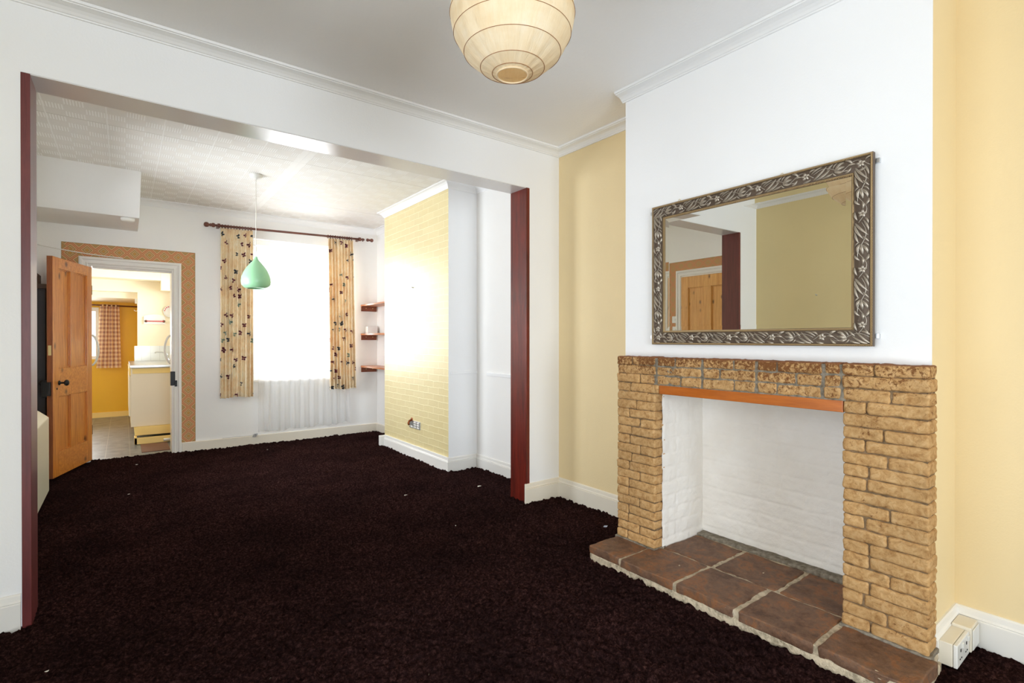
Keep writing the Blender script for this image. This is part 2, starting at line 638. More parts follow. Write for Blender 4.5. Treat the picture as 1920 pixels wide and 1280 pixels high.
# sheer net
m = Mat('white_sheer_voile', (0.9, 0.9, 0.9), 0.9)
nt = m.nt
tr = m.node('ShaderNodeBsdfTranslucent')
tr.inputs[0].default_value = (0.92, 0.92, 0.92, 1)
tp = m.node('ShaderNodeBsdfTransparent')
mx1 = m.node('ShaderNodeMixShader')
mx1.inputs[0].default_value = 0.5
m.link(m.b.outputs[0], mx1.inputs[1])
m.link(tr.outputs[0], mx1.inputs[2])
mx2 = m.node('ShaderNodeMixShader')
mx2.inputs[0].default_value = 0.40
m.link(mx1.outputs[0], mx2.inputs[1])
m.link(tp.outputs[0], mx2.inputs[2])
m.link(mx2.outputs[0], nt.nodes['Material Output'].inputs[0])
M_sheer = m.m

# window glass (thin)
m = Mat('window_glass', (1, 1, 1), 0.0)
tp = m.node('ShaderNodeBsdfTransparent')
gl = m.node('ShaderNodeBsdfGlossy')
gl.inputs['Roughness'].default_value = 0.02
fr = m.node('ShaderNodeFresnel')
fr.inputs[0].default_value = 1.45
mx = m.node('ShaderNodeMixShader')
m.link(fr.outputs[0], mx.inputs[0])
m.link(tp.outputs[0], mx.inputs[1])
m.link(gl.outputs[0], mx.inputs[2])
m.link(mx.outputs[0], m.nt.nodes['Material Output'].inputs[0])
M_glass = m.m

# rice paper
m = Mat('cream_rice_paper', sr(246, 226, 186), 0.7, spec=0.2)
n1 = m.noise(5, 4, stretch=(1, 1, 3))
uu, vv, _ = m.sep(m.uv())
cre = m.noise(1.0, 5, vec=m.comb(uu * 26.0, vv * 3.0, 0.0), rough=0.7)
c = m.ramp(n1 * 0.55 + cre * 0.45, [(0.35, sr(238, 214, 172)), (0.55, sr(248, 232, 200)), (0.72, sr(253, 246, 228))])
m.color(c)
m.bump(cre, 0.5, 0.01)
tr = m.node('ShaderNodeBsdfTranslucent')
m.link(c, tr.inputs[0])
mx = m.node('ShaderNodeMixShader')
mx.inputs[0].default_value = 0.25
m.link(m.b.outputs[0], mx.inputs[1])
m.link(tr.outputs[0], mx.inputs[2])
m.link(mx.outputs[0], m.nt.nodes['Material Output'].inputs[0])
M_paper = m.m
M_wire = Mat('brown_bamboo_hoop', sr(150, 96, 50), 0.7).m
M_green = Mat('mint_green_enamel', sr(160, 214, 168), 0.28).m
M_cord = Mat('cream_flex', (0.72, 0.69, 0.62), 0.6).m

# mirror
M_mirror = Mat('silvered_glass', (0.88, 0.885, 0.85), 0.0, 1.0).m
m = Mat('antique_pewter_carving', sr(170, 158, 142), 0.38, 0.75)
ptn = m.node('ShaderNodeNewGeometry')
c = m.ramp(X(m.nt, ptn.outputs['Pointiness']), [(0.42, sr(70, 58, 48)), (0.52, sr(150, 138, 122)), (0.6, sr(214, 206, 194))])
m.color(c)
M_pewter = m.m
M_field = Mat('dark_pewter_ground', sr(96, 82, 70), 0.5, 0.5).m
m = Mat('beaded_gilt_edge', sr(170, 140, 92), 0.4, 0.7)
x, y, z = m.xyz()
bd = ((y + z) * (2 * PI / 0.0062)).sn()
m.color(m.ramp(bd * 0.5 + 0.5, [(0.2, sr(104, 80, 52)), (0.75, sr(214, 184, 136))]))
m.bump(bd, 0.6, 0.002)
M_gilt = m.m

# kitchen
M_ochre = paint('ochre_yellow_paint', sr(226, 176, 22), 0.5, 0.15, 90, 0.03).m
M_kcream = paint('kitchen_cream_paint', sr(246, 234, 206), 0.6, 0.15, 90, 0.02).m
M_kyellow = paint('pale_yellow_gloss', sr(240, 208, 128), 0.45, 0.05, 60, 0.03).m
M_unit = paint('cream_laminate', sr(226, 212, 188), 0.4, 0.0, 60, 0.02).m
m = Mat('blue_grey_slate_tile', sr(120, 124, 124), 0.35)
x, y, z = m.xyz()
tx = ((x + 0.15) / 0.205)
ty = ((y - 6.93) / 0.41)
sm = ((tx.fr() - 0.5).ab().gt(0.487)).mx((ty.fr() - 0.5).ab().gt(0.493))
c = m.ramp(m.noise(7, 5, rough=0.65), [(0.3, sr(96, 98, 98)), (0.6, sr(132, 136, 138)), (0.8, sr(150, 146, 138))])
m.color(m.mix(sm, c, sr(160, 160, 154)))
m.bump(m.noise(30, 4), 0.3, 0.004)
M_slate = m.m
m = Mat('white_glazed_tiles', (0.78, 0.82, 0.82), 0.15)
x, y, z = m.xyz()
sm = (((x - 0.10) / 0.108).fr() - 0.5).ab().gt(0.485).mx((((z - 0.9) / 0.108).fr() - 0.5).ab().gt(0.485))
m.color(m.mix(sm, (0.76, 0.80, 0.80), (0.58, 0.60, 0.60)))
M_gtile = m.m
m = Mat('gingham_cotton', (0.8, 0.7, 0.6), 0.9)
u, v, _ = m.sep(m.uv())
a = (u / 0.063).fr().gt(0.5)
b = (v / 0.063).fr().gt(0.5)
c = m.ramp((a + b) * 0.5, [(0.0, sr(252, 236, 210)), (0.4, sr(230, 198, 172)), (0.9, sr(186, 148, 134))], 'CONSTANT')
m.color(c)
tr = m.node('ShaderNodeBsdfTranslucent')
m.link(c, tr.inputs[0])
mx = m.node('ShaderNodeMixShader')
mx.inputs[0].default_value = 0.4
m.link(m.b.outputs[0], mx.inputs[1])
m.link(tr.outputs[0], mx.inputs[2])
m.link(mx.outputs[0], m.nt.nodes['Material Output'].inputs[0])
M_gingham = m.m
M_red = Mat('red_print', sr(206, 52, 50), 0.5).m
M_terra = paint('brown_rough_tile', sr(120, 84, 66), 0.7, 0.4, 40, 0.15).m
M_fridge = paint('dark_grey_panel', sr(58, 52, 50), 0.5, 0.0, 40, 0.05).m
M_brownb = wood('dark_brown_board', sr(74, 52, 30), sr(102, 76, 50), 0.5, 'Y', 6)

# ================================================================== SETTING
# ---- carpet: one finely tufted mesh
xs = np.arange(XL - 0.02, XR + 0.02, 0.010)
ys_far = np.arange(0.25, YB + 0.16, 0.010)
ys = np.concatenate([np.arange(YF, 0.25, 0.15), ys_far])
Xg, Yg = np.meshgrid(xs, ys)
tuft = rng.normal(0, 1, Xg.shape)
sm_ = tuft.copy()
for ax in (0, 1):
    sm_ = (np.roll(sm_, 1, ax) + sm_ + np.roll(sm_, -1, ax)) / 3
Zg = -0.003 + 0.0048 * tuft + 0.006 * sm_
for (fx, fy, ph, am) in ((3.1, 2.3, 0.3, 0.003), (7.3, 5.1, 1.3, 0.002), (1.2, 8.3, 2.0, 0.002)):
    Zg = Zg + am * np.sin(fx * Xg + ph) * np.sin(fy * Yg + 2 * ph)
Xg = Xg + rng.normal(0, 0.0022, Xg.shape)
Yg = Yg + rng.normal(0, 0.0022, Xg.shape)
# wavy cut edge on the kitchen threshold
edge = 6.585 + 0.012 * np.sin(Xg * 23) + 0.006 * np.sin(Xg * 71)
Yg = np.minimum(Yg, np.where((Xg > DX0) & (Xg < DX1), edge, YB + 0.0))
Zg = Zg - 0.002
nyy, nxx = Xg.shape
verts = np.stack([Xg, Yg, Zg], -1).reshape(-1, 3)
ii = np.arange(nyy * nxx).reshape(nyy, nxx)
quads = np.stack([ii[:-1, :-1], ii[:-1, 1:], ii[1:, 1:], ii[1:, :-1]], -1).reshape(-1, 4)
me = bpy.data.meshes.new('floor')
me.vertices.add(len(verts))
me.vertices.foreach_set('co', verts.ravel())
me.loops.add(quads.size)
me.loops.foreach_set('vertex_index', quads.ravel().astype(np.int32))
me.polygons.add(len(quads))
me.polygons.foreach_set('loop_start', np.arange(0, quads.size, 4, dtype=np.int32))
me.update(calc_edges=True)
me.polygons.foreach_set('use_smooth', [True] * len(quads))
me.materials.append(M_carpet)
fl = bpy.data.objects.new('floor', me)
COL.objects.link(fl)
struct(fl)

b = MB()
b.box(XL - 0.1, XR + 0.1, YF - 0.1, 6.60, -0.12, -0.022)
struct(b.build('floor_base', M_mortar))
b = MB()
b.box(-1.3, 1.25, 6.60, 10.4, -0.10, -0.005)
struct(b.build('floor_kitchen', M_slate))
b = MB()
b.box(0.155, 0.41, 6.75, 7.27, -0.02, 0.002)
struct(b.build('trim_threshold_tile', M_terra, bevel=0.001))

# ---- ceilings
b = MB()
b.box(XL - 0.1, XR + 0.1, YF - 0.1, YP1 - 0.05, ZC, ZC + 0.1)
struct(b.build('ceiling', M_ceil))
b = MB()
b.box(XL - 0.1, XR + 0.1, YP1 - 0.05, YB + 0.1, ZC, ZC + 0.1)
struct(b.build('ceiling_rear_room', M_tiles))

# ---- partition with the wide opening
b = MB()
b.box(XL, XOL, YP0, YP1, 0, ZC)
b.box(XOR, XR, YP0, YP1, 0, ZC)
b.box(XOL, XOR, YP0, YP1, ZH, ZC)
struct(b.build('wall_partition', M_white))
b = MB()
b.box(XOL + 0.03, XOR - 0.028, YP0 + 0.002, YP1 - 0.002, ZH - 0.004, ZH - 0.0005)
struct(b.build('trim_5', M_soffit))

# ---- left wall, pierced by two added window openings out of view
b = MB()
def pierced(b, ya, yb, o):
    y0, y1, z0, z1 = o
    b.box(XL - 0.1, XL, ya, y0, 0, ZC)
    b.box(XL - 0.1, XL, y1, yb, 0, ZC)
    b.box(XL - 0.1, XL, y0, y1, 0, z0)
    b.box(XL - 0.1, XL, y0, y1, z1, ZC)


pierced(b, YF - 0.1, YP0 + 0.01, (-0.10, 1.80, 0.08, 2.05))
struct(b.build('wall_left', M_khaki))
b = MB()
pierced(b, YP0 + 0.01, YB, (4.33, 5.43, 0.80, 2.15))
struct(b.build('wall_left_rear_room', M_offwhite))
for nm, (y0, y1, z0, z1) in (('window_added_5', (-0.10, 1.80, 0.08, 2.05)), ('window_added_6', (4.33, 5.43, 0.80, 2.15))):  # unseen windows, added to let in the two side lamps
    b = MB()
    ym = (y0 + y1) / 2
    for (a0, a1, c0, c1) in ((y0, y1, z0, z0 + 0.05), (y0, y1, z1 - 0.05, z1), (y0, y0 + 0.05, z0 + 0.05, z1 - 0.05), (y1 - 0.05, y1, z0 + 0.05, z1 - 0.05),
                             (ym - 0.02, ym + 0.02, z0 + 0.05, z1 - 0.05)):
        b.box(XL - 0.075, XL - 0.03, a0, a1, c0, c1)
    w_ = struct(b.build(nm, M_gloss))
    b = MB()
    b.box(XL - 0.056, XL - 0.052, y0 + 0.05, y1 - 0.05, z0 + 0.05, z1 - 0.05)
    b.build('pane', M_glass, w_)

# ---- front wall with bay window opening
b = MB()
WA, WB, WC, WD = -0.60, 1.35, 0.12, 2.15
b.box(XL, WA, YF - 0.1, YF, 0, ZC)
b.box(WB, XR, YF - 0.1, YF, 0, ZC)
b.box(WA, WB, YF - 0.1, YF, 0, WC)
b.box(WA, WB, YF - 0.1, YF, WD, ZC)
struct(b.build('wall_front', M_cream))
b = MB()
for (x0, x1, z0, z1) in ((WA, WB, WC, WC + 0.05), (WA, WB, WD - 0.05, WD), (WA, WA + 0.05, WC + 0.05, WD - 0.05), (WB - 0.05, WB, WC + 0.05, WD - 0.05),
                         (0.345, 0.405, WC + 0.05, WD - 0.05)):
    b.box(x0, x1, YF - 0.08, YF - 0.03, z0, z1)
w2 = struct(b.build('window_2', M_gloss))
b = MB()
b.box(WA + 0.05, WB - 0.05, YF - 0.058, YF - 0.054, WC + 0.05, WD - 0.05)
b.build('pane', M_glass, w2)

# ---- right wall (alcoves, cream in front room, off white in rear room)
b = MB()
b.box(XR, XR + 0.25, YF - 0.1, YN + 0.05, 0, ZC, 0)
b.box(XR, XR + 0.25, YFB - 0.05, YP0 + 0.05, 0, ZC, 0)
struct(b.build('wall_right', M_cream))
b = MB()
b.box(XR, XR + 0.25, YP0 + 0.05, YB + 0.1, 0, ZC)
struct(b.build('wall_right_rear_room', M_offwhite))

# ---- front chimney breast with its fire opening
FY0, FY1, FZ1, FX1 = 0.842, 1.745, 0.962, 2.735
b = MB()
b.quad((XB, YN, 0), (XB, YN, ZC), (XB, FY0, ZC), (XB, FY0, 0), 0)
b.quad((XB, FY1, 0), (XB, FY1, ZC), (XB, YFB, ZC), (XB, YFB, 0), 0)
b.quad((XB, FY0, FZ1), (XB, FY0, ZC), (XB, FY1, ZC), (XB, FY1, FZ1), 0)
b.quad((XB, YN, 0), (XR + 0.1, YN, 0), (XR + 0.1, YN, ZC), (XB, YN, ZC), 1)
b.quad((XB, YFB, 0), (XB, YFB, ZC), (XR + 0.1, YFB, ZC), (XR + 0.1, YFB, 0), 1)
b.quad((XR + 0.24, YN, 0), (XR + 0.24, YFB, 0), (XR + 0.24, YFB, ZC), (XR + 0.24, YN, ZC), 1)
struct(b.build('wall_chimney_breast', [M_white, M_cream]))

# ---- rear chimney breast
b = MB()
b.quad((XB, YR0, 0), (XB, YR0, ZC), (XB, YR1, ZC), (XB, YR1, 0), 0)
b.quad((XB, YR0, 0), (XR, YR0, 0), (XR, YR0, ZC), (XB, YR0, ZC), 1)
b.quad((XB, YR1, 0), (XB, YR1, ZC), (XR, YR1, ZC), (XR, YR1, 0), 1)
struct(b.build('wall_rear_chimney_breast', [M_brickpaper, M_white]))

# ---- rear wall, with doorway and window openings
b = MB()
T = 0.22
b.box(XL - 0.1, DX0, YB, YB + T, 0, ZC)
b.box(DX0, DX1, YB, YB + T, DZ, ZC)
b.box(DX1, WX0, YB, YB + T, 0, ZC)
b.box(WX0, WX1, YB, YB + T, 0, WZ0)
b.box(WX0, WX1, YB, YB + T, WZ1, ZC)
b.box(WX1, XR + 0.1, YB, YB + T, 0, ZC)
struct(b.build('wall_back', M_offwhite))

# ---- sloping stair soffit boxed into the rear left corner
b = MB()
x0, x1 = XL, 0.128
f0, f1 = 5.80, 5.47
v = [(x0, f0, 2.31), (x1 - 0.008, f0, 2.31), (x1, f1, ZC), (x0, f1, ZC), (x0, YB, 2.31), (x1 - 0.008, YB, 2.31), (x1, YB, ZC), (x0, YB, ZC)]
b.add(v, [(0, 1, 2, 3), (1, 5, 6, 2), (0, 4, 5, 1)])
struct(b.build('wall_stair_bulkhead', M_offwhite, bevel=0.003))

# ---- cornices
CP = [(0, 2.604), (0.010, 2.604), (0.012, 2.609), (0.018, 2.611), (0.026, 2.620), (0.040, 2.629), (0.060, 2.633), (0.071, 2.634),
      (0.073, 2.638), (0.082, 2.638), (0.084, 2.6495), (0, 2.6495)]
b = MB()
b.sweep(CP, [(XL, YF, 1, 0), (XL, YP0, 1, -1), (XR, YP0, -1, -1), (XR, YFB, -1, 0)])
struct(b.build('trim_1', M_cornice))
b = MB()
b.sweep(CP, [(XB, YFB + 0.016, -1, 0), (XB, YN, -1, -1), (XR, YN, -1, -1), (XR, YF, -1, 0)])
struct(b.build('trim_2', M_cornice))
CR = [(0, 2.585), (0.006, 2.585), (0.012, 2.600), (0.026, 2.620), (0.046, 2.634), (0.066, 2.639), (0.066, 2.6495), (0, 2.6495)]
b = MB()
b.sweep(CR, [(0.128, YB, 0, -1), (XR, YB, -1, -1), (XR, YR1, -1, 1), (XB, YR1, -1, 1), (XB, YR0, -1, -1), (XR, YR0, -1, -1), (XR, YP1, -1, 0)])
struct(b.build('trim_3', M_cornice))


# ---- baseboards
def skirt(name, path, h, mat, t=0.018, fancy=True):
    if fancy:
        p = [(0, h), (0.006, h), (0.010, h - 0.006), (0.012, h - 0.024), (0.017, h - 0.032), (0.013, h - 0.036), (t, h - 0.040), (t, -0.02), (0, -0.02)]
    else:
        p = [(0, h), (t - 0.004, h), (t, h - 0.005), (t, -0.02), (0, -0.02)]
    b = MB()
    b.sweep(p, path)
    return struct(b.build(name, mat))


skirt('baseboard_partition_right', [(XOR - 0.042, YP0, 0, -1), (XR, YP0, -1, -1), (XR, YFB - 0.0, -1, 0)], 0.140, M_gloss2)
skirt('baseboard_partition_left', [(XL, YP0, 0, -1), (XOL - 0.003, YP0, 0, -1)], 0.140, M_gloss)
skirt('baseboard_right_near', [(XB, YN, 0, -1), (XR, YN, -1, -1), (XR, YF, -1, 0)], 0.135, M_gloss)
skirt('baseboard_left', [(XL, YF, 1, 0), (XL, YP0, 1, 0)], 0.140, M_gloss)
skirt('baseboard_back', [(DX1 + 0.086, YB, 0, -1), (XR, YB, -1, -1), (XR, YR1, -1, 0)], 0.098, M_gloss2, fancy=False)
skirt('baseboard_rear_chimney', [(XB, YR1 - 0.02, -1, 0), (XB, YR0, -1, -1), (XR, YR0, -1, -1), (XR, YP1, -1, 0)], 0.118, M_gloss)
b = MB()
b.box(XB - 0.052, XB + 0.03, YR1 - 0.02, YR1 + 0.05, -0.02, 0.108)
struct(b.build('baseboard_rear_chimney_end', M_gloss, bevel=0.003))
b = MB()
b.box(XB - 0.017, XB, YR0 + 0.0, YR1 - 0.02, 0.118, 0.122)
b.box(XB + 0.02, XR, YR0 - 0.012, YR0, 0.882, 0.908)
b.box(XR - 0.014, XR, 3.16, 3.93, 0.868, 0.898)
struct(b.build('trim_4', M_white, bevel=0.002))

# ---- rear window
b = MB()
yw = YB + 0.11
FR = 0.055
b.box(WX0, WX1, yw, yw + 0.05, WZ0, WZ0 + 0.07)
b.box(WX0, WX1, yw - 0.03, yw + 0.05, WZ1 - 0.06, WZ1)
b.box(WX0 + FR, WX1 - FR, yw, yw + 0.05, WZ1 - 0.13, WZ1 - 0.075)
b.box(WX0, WX0 + FR, yw, yw + 0.05, WZ0 + 0.0705, WZ1 - 0.0605)
b.box(WX1 - FR, WX1, yw, yw + 0.05, WZ0 + 0.0705, WZ1 - 0.0605)
b.box(WX0 + FR, WX1 - FR, yw + 0.005, yw + 0.045, 1.52, 1.56)
w1 = struct(b.build('window_1', M_gloss, bevel=0.004))
b = MB()
b.box(WX0 + FR, WX1 - FR, yw + 0.022, yw + 0.026, WZ0 + 0.07, WZ1 - 0.12)
b.build('pane', M_glass, w1)
b = MB()
b.box(WX0 + 0.001, WX1 - 0.001, YB - 0.001, yw + 0.02, WZ0 - 0.010, WZ0 + 0.002)
b.box(WX0 - 0.012, WX1 + 0.02, YB - 0.014, YB - 0.0015, WZ0 - 0.028, WZ0 + 0.001)
b.build('window_sill', M_gloss, w1, bevel=0.006)

# ---- door linings and architraves
AP = [(0.0, 0.0), (0.0, 0.010), (0.012, 0.013), (0.018, 0.020), (0.030, 0.016), (0.050, 0.020), (0.060, 0.028), (0.072, 0.028), (0.082, 0.022), (0.082, 0)]


def architrave(name, a0, a1, zt, fixed, axis, sgn, zb=0.0, mat=None):
    """three sided casing; opening from a0..a1 along `axis`, top zt, proud of plane `fixed` by sgn"""
    b = MB()
    st = [(a0, zb, -1, 0), (a0, zt, -1, 1), (a1, zt, 1, 1), (a1, zb, 1, 0)]
    vs = []
    for (a, z, na, nz) in st:
        for (o, dd) in AP:
            aa, zz, ff = a + na * o, z + nz * o, fixed + sgn * dd
            vs.append((aa, ff, zz) if axis == 'X' else (ff, aa, zz))
    mm = len(AP)
    fs = []
    for i in range(3):
        for k in range(mm - 1):
            fs.append((i * mm + k, (i + 1) * mm + k, (i + 1) * mm + k + 1, i * mm + k + 1))
    b.add(vs, fs)
    return b.build(name, mat or M_gloss)


d2 = struct(architrave('door_1', DX0, DX1, DZ, YB, 'X', -1))
b = MB()
b.box(DX0 - 0.005, DX0 + 0.004, YB - 0.002, YB + T + 0.01, 0, DZ)
b.box(DX1 - 0.022 + 0.018, DX1 + 0.005, YB - 0.002, YB + T + 0.01, 0, DZ)
b.box(DX0, DX1, YB - 0.002, YB + T + 0.01, DZ - 0.006, DZ + 0.02)
b.box(DX0 + 0.02, DX1 - 0.002, YB + 0.045, YB + 0.06, DZ - 0.022, DZ - 0.004)
b.build('door_lining', M_gloss, d2)
b = MB()
b.box(DX1 - 0.016, DX1 + 0.026, YB - 0.020, YB + 0.02, 0.715, 0.865)
b.box(DX1 + 0.020, DX1 + 0.042, YB - 0.034, YB - 0.012, 0.705, 0.770)
b.build('lock_keep', M_black, d2, bevel=0.003)

# second (closed) pine door in the rear room's left wall, seen in the mirror
LY0, LY1, LZ = 3.185, 3.895, 1.966


def panel_door(parent, fr, w, h, t, mats, rails, stile=0.098, mun=0.115):
    """fr(a, d, z): a along the width, d through the thickness (0 = shown face)"""
    zt1, zt0, zl1, zl0 = rails
    m0, m1 = w / 2 - mun / 2, w / 2 + mun / 2

    def blk(b, a0, a1, z0, z1, d0=0.0, d1=t, mi=0):
        P = [fr(a0, d0, z0), fr(a1, d0, z0), fr(a1, d1, z0), fr(a0, d1, z0), fr(a0, d0, z1), fr(a1, d0, z1), fr(a1, d1, z1), fr(a0, d1, z1)]
        b.add(P, [(0, 3, 2, 1), (4, 5, 6, 7), (0, 1, 5, 4), (1, 2, 6, 5), (2, 3, 7, 6), (3, 0, 4, 7)], mi)
    b = MB()
    blk(b, 0.0, stile, 0, h)
    blk(b, w - stile, w, 0, h)
    blk(b, m0, m1, zt0, zt1)
    blk(b, m0, m1, zl0, zl1)
    fo = b.build('door_frame', mats[0], parent, bevel=0.002)
    b = MB()
    e = 0.0006
    blk(b, stile, w - stile, zt1, h - 0.0005, e, t - e)
    blk(b, stile, w - stile, zl1, zt0, e, t - e)
    blk(b, stile, w - stile, 0.0005, zl0, e, t - e)
    b.build('door_rails', mats[1], parent, bevel=0.002)
    for (a0, a1, z0, z1) in ((stile, m0, zt0, zt1), (m1, w - stile, zt0, zt1), (stile, m0, zl0, zl1), (m1, w - stile, zl0, zl1)):
        b = MB()
        blk(b, a0, a1, z0, z1, 0.016, t - 0.012)
        g = 0.010     # quadrant bead round the panel
        for (c0, c1, y0, y1) in ((a0, a0 + g, z0, z1), (a1 - g, a1, z0, z1), (a0, a1, z0, z0 + g), (a0, a1, z1 - g, z1)):
            blk(b, c0, c1, y0, y1, 0.009, 0.017)
        b.build('door_panel', mats[2], parent, bevel=0.0015)


door2 = struct(architrave('door_2', LY0, LY1, LZ, XL, 'Y', 1))
door2['_w'] = (0, 0, 0)
panel_door(door2, lambda a, d, z: (XL + 0.026 - d, LY1 - a, z + 0.005), LY1 - LY0, LZ - 0.008, 0.010 + 0.03,
           [M_pinep, M_pinep, M_pinep], (1.822, 0.95, 0.71, 0.23))

# ---- diamond wallpaper borders (paper strips stuck round both doorways)
def border(name, a0, a1, zt, wd, fixed, axis, sgn, zb):
    b = MB()
    t = 0.0015

    def P(a, z):
        return (a, fixed + sgn * t, z) if axis == 'X' else (fixed + sgn * t, a, z)
    L = zt - zb
    b.quad(P(a0 - wd, zb), P(a0, zb), P(a0, zt), P(a0 - wd, zt + wd), 0, [(0, 0), (0, 1), (L, 1), (L + wd, 0)])
    b.quad(P(a0 - wd, zt + wd), P(a0, zt), P(a1, zt), P(a1 + wd, zt + wd), 0, [(-wd, 0), (0, 1), (a1 - a0, 1), (a1 - a0 + wd, 0)])
    b.quad(P(a1, zb), P(a1 + wd, zb), P(a1 + wd, zt + wd), P(a1, zt), 0, [(0, 1), (0, 0), (L + wd, 0), (L, 1)])
    return b.build(name, M_border)


o = border('wallpaper_border', DX0 - 0.080, DX1 + 0.081, DZ + 0.080, 0.130, YB, 'X', -1, 0.10)
tag(o, 'orange diamond pattern wallpaper border round the open kitchen doorway', 'wallpaper border')
o = border('wallpaper_border', LY0 + 0.08 - 0.16, LY1 + 0.081, LZ + 0.080, 0.115, XL, 'Y', 1, 0.14)
tag(o, 'orange diamond pattern wallpaper border round the closed pine door reflected in the mirror', 'wallpaper border')

# ---- stained boards lining the opening
b = MB()
b.rbox(XOL, XOL + 0.030, YP0 - 0.004, YP1, -0.02, ZH - 0.002, 0.002, 0.0, 0.3)
o = b.build('door_jamb_board', M_mahogf, base=(XOL, YP0, 0))
tag(o, 'dark red stained upright board at the left end of the wide opening', 'post')
b = MB()
b.rbox(XOR - 0.028, XOR + 0.002, YP0 - 0.004, YP1 - 0.002, -0.02, ZH - 0.002, 0.002, 0.0, 0.3)
o = b.build('door_jamb_board', M_mahog, base=(XOR, YP0, 0))
tag(o, 'glossy dark red wooden upright board at the right end of the wide opening', 'post')

# ================================================================== FIREPLACE
XF = 2.286
fp = thing('fireplace', 'sandy stone-brick fireplace surround with orange timber lintel under the ornate mirror', 'fireplace', (XF + 0.05, 1.29, 0))
ZB0, ZB1 = 0.066, 1.108
RH = (ZB1 - ZB0) / 21


def bricks_course(b, row, cuts, y0, y1, x0=XF, x1=XB + 0.002, gap=0.0018, j0=True, j1=True):
    """row counted from the top; cuts: list of joint positions"""
    z1 = ZB1 - (row - 1) * RH
    z0 = z1 - RH
    ps = [y0] + sorted(cuts) + [y1]
    for i in range(len(ps) - 1):
        a, c = ps[i], ps[i + 1]
        g = gap
        jit = random.uniform(-0.0035, 0.0035)
        dz = random.uniform(-0.0012, 0.0012)
        b.rbox(x0 + jit, x1, a + (g if i else random.uniform(0, 0.003)), c - (g if i < len(ps) - 2 else random.uniform(0, 0.003)),
               z0 + 0.0010 + dz, z1 - 0.0010 + dz, 0.0095, 0.0032, 0.011, 34.0, 0, random.uniform(0, 90))


YR_A, YR_B = 0.560, 0.840
right_f = {1: [.39], 2: [], 3: [.58], 4: [.30], 5: [], 6: [.50], 7: [.28], 8: [.54], 9: [.32], 10: [.30], 11: [], 12: [.57], 13: [.28],
           14: [.54], 15: [.33], 16: [.33], 17: [.57], 18: [.34], 19: [.26], 20: [.54], 21: [.35]}
b = MB()
for rrow, fs_ in right_f.items():
    # fractions run left to right in view, that is from high Y to low Y
    bricks_course(b, rrow, [YR_B - f * (YR_B - YR_A) * 1.0 for f in fs_], YR_A, YR_B)
b.build('brick_pillar', M_brick, fp, smooth=True)
YL_A, YL_B = 1.745, 2.012
left_c = {1: [1.907], 2: [], 3: [1.849], 4: [1.913], 5: [], 6: [1.871], 7: [1.925], 8: [1.849], 9: [1.907], 10: [1.920], 11: [1.847], 12: [1.907],
          13: [1.925], 14: [1.849], 15: [1.929], 16: [1.929], 17: [1.851], 18: [1.929], 19: [1.931], 20: [1.852], 21: [1.935]}
b = MB()
for rrow, cs in left_c.items():
    ya = YL_A if rrow > 4 else (1.722 if rrow == 4 else 1.742)
    bricks_course(b, rrow, cs, ya, YL_B)
b.build('brick_pillar', M_brick, fp, smooth=True)
b = MB()
blocks = [(1.463, 1.738, {1: [1.620], 2: [], 3: [1.585]}), (1.191, 1.463, {1: [1.298], 2: [1.369], 3: [1.298]}),
          (0.912, 1.191, {1: [1.098], 2: [1.015], 3: [1.099]}), (0.842, 0.912, {1: [], 2: [], 3: []})]
for (a, c, rows) in blocks:
    for rrow, cs in rows.items():
        bricks_course(b, rrow, cs, a + 0.004, c - 0.004)
b.build('brick_mantel_course', M_brick, fp, smooth=True)
# mortar behind and between
b = MB()
mx0 = XF + 0.008
b.box(mx0, XB, YR_A + 0.008, YR_B - 0.008, ZB0 - 0.004, ZB1 - 0.006)
b.build('pillar_mortar', M_mortarb, fp)
b = MB()
b.box(mx0, XB, YL_A + 0.008, YL_B - 0.008, ZB0 - 0.004, ZB1 - 0.006)
b.build('pillar_mortar', M_mortarb, fp)
b = MB()
b.box(mx0 - 0.003, XB, YR_B - 0.01, YL_A + 0.01, ZB1 - 3 * RH - 0.004, ZB1 - 0.007)
b.build('mantel_mortar', M_mortar, fp)
b = MB()
b.rbox(XF - 0.010, XB, YR_A - 0.006, YR_B + 0.004, 0.055, ZB0 + 0.006, 0.004, 0.004, 0.02, 30)
b.build('pillar_foot_mortar', M_mortar, fp)
b = MB()
b.rbox(XF - 0.010, XB, YL_A - 0.006, YL_B + 0.004, 0.055, ZB0 + 0.006, 0.004, 0.004, 0.02, 30)
b.build('pillar_foot_mortar', M_mortar, fp)
b = MB()
b.box(XF + 0.006, XB + 0.05, 0.842, 1.722, 0.9565, 0.965)
b.build('lintel_flat', M_dark, fp)
b = MB()
b.rbox(XF + 0.004, XB + 0.0, 0.838, 1.721, 0.910, 0.957, 0.003, 0.0, 0.1)
b.build('timber_lintel', M_lintel, fp)


# painted brick lining of the fire opening
def pb(yy, zz, s):
    row = math.floor(zz / 0.082)
    fz = zz / 0.082 - row
    fy = (yy / 0.235 + (0.5 if row % 2 else 0)) % 1.0
    wob = noise.noise(Vector((yy * 9, zz * 9, s))) * 0.07
    e = min(min(fz + wob, 1 - fz - wob) * 0.082, min(fy + wob * .5, 1 - fy - wob * .5) * 0.235)
    k = max(0.0, min(1.0, e / 0.014))
    k = k * k * (3 - 2 * k)
    cellr = noise.noise(Vector((row * 3.7, math.floor(yy / 0.235 + (0.5 if row % 2 else 0)) * 5.1, s)))
    return 0.0026 * k + 0.0024 * cellr + 0.0028 * noise.noise(Vector((yy * 26, zz * 26, s))) + 0.0012 * noise.noise(Vector((yy * 80, zz * 80, s)))


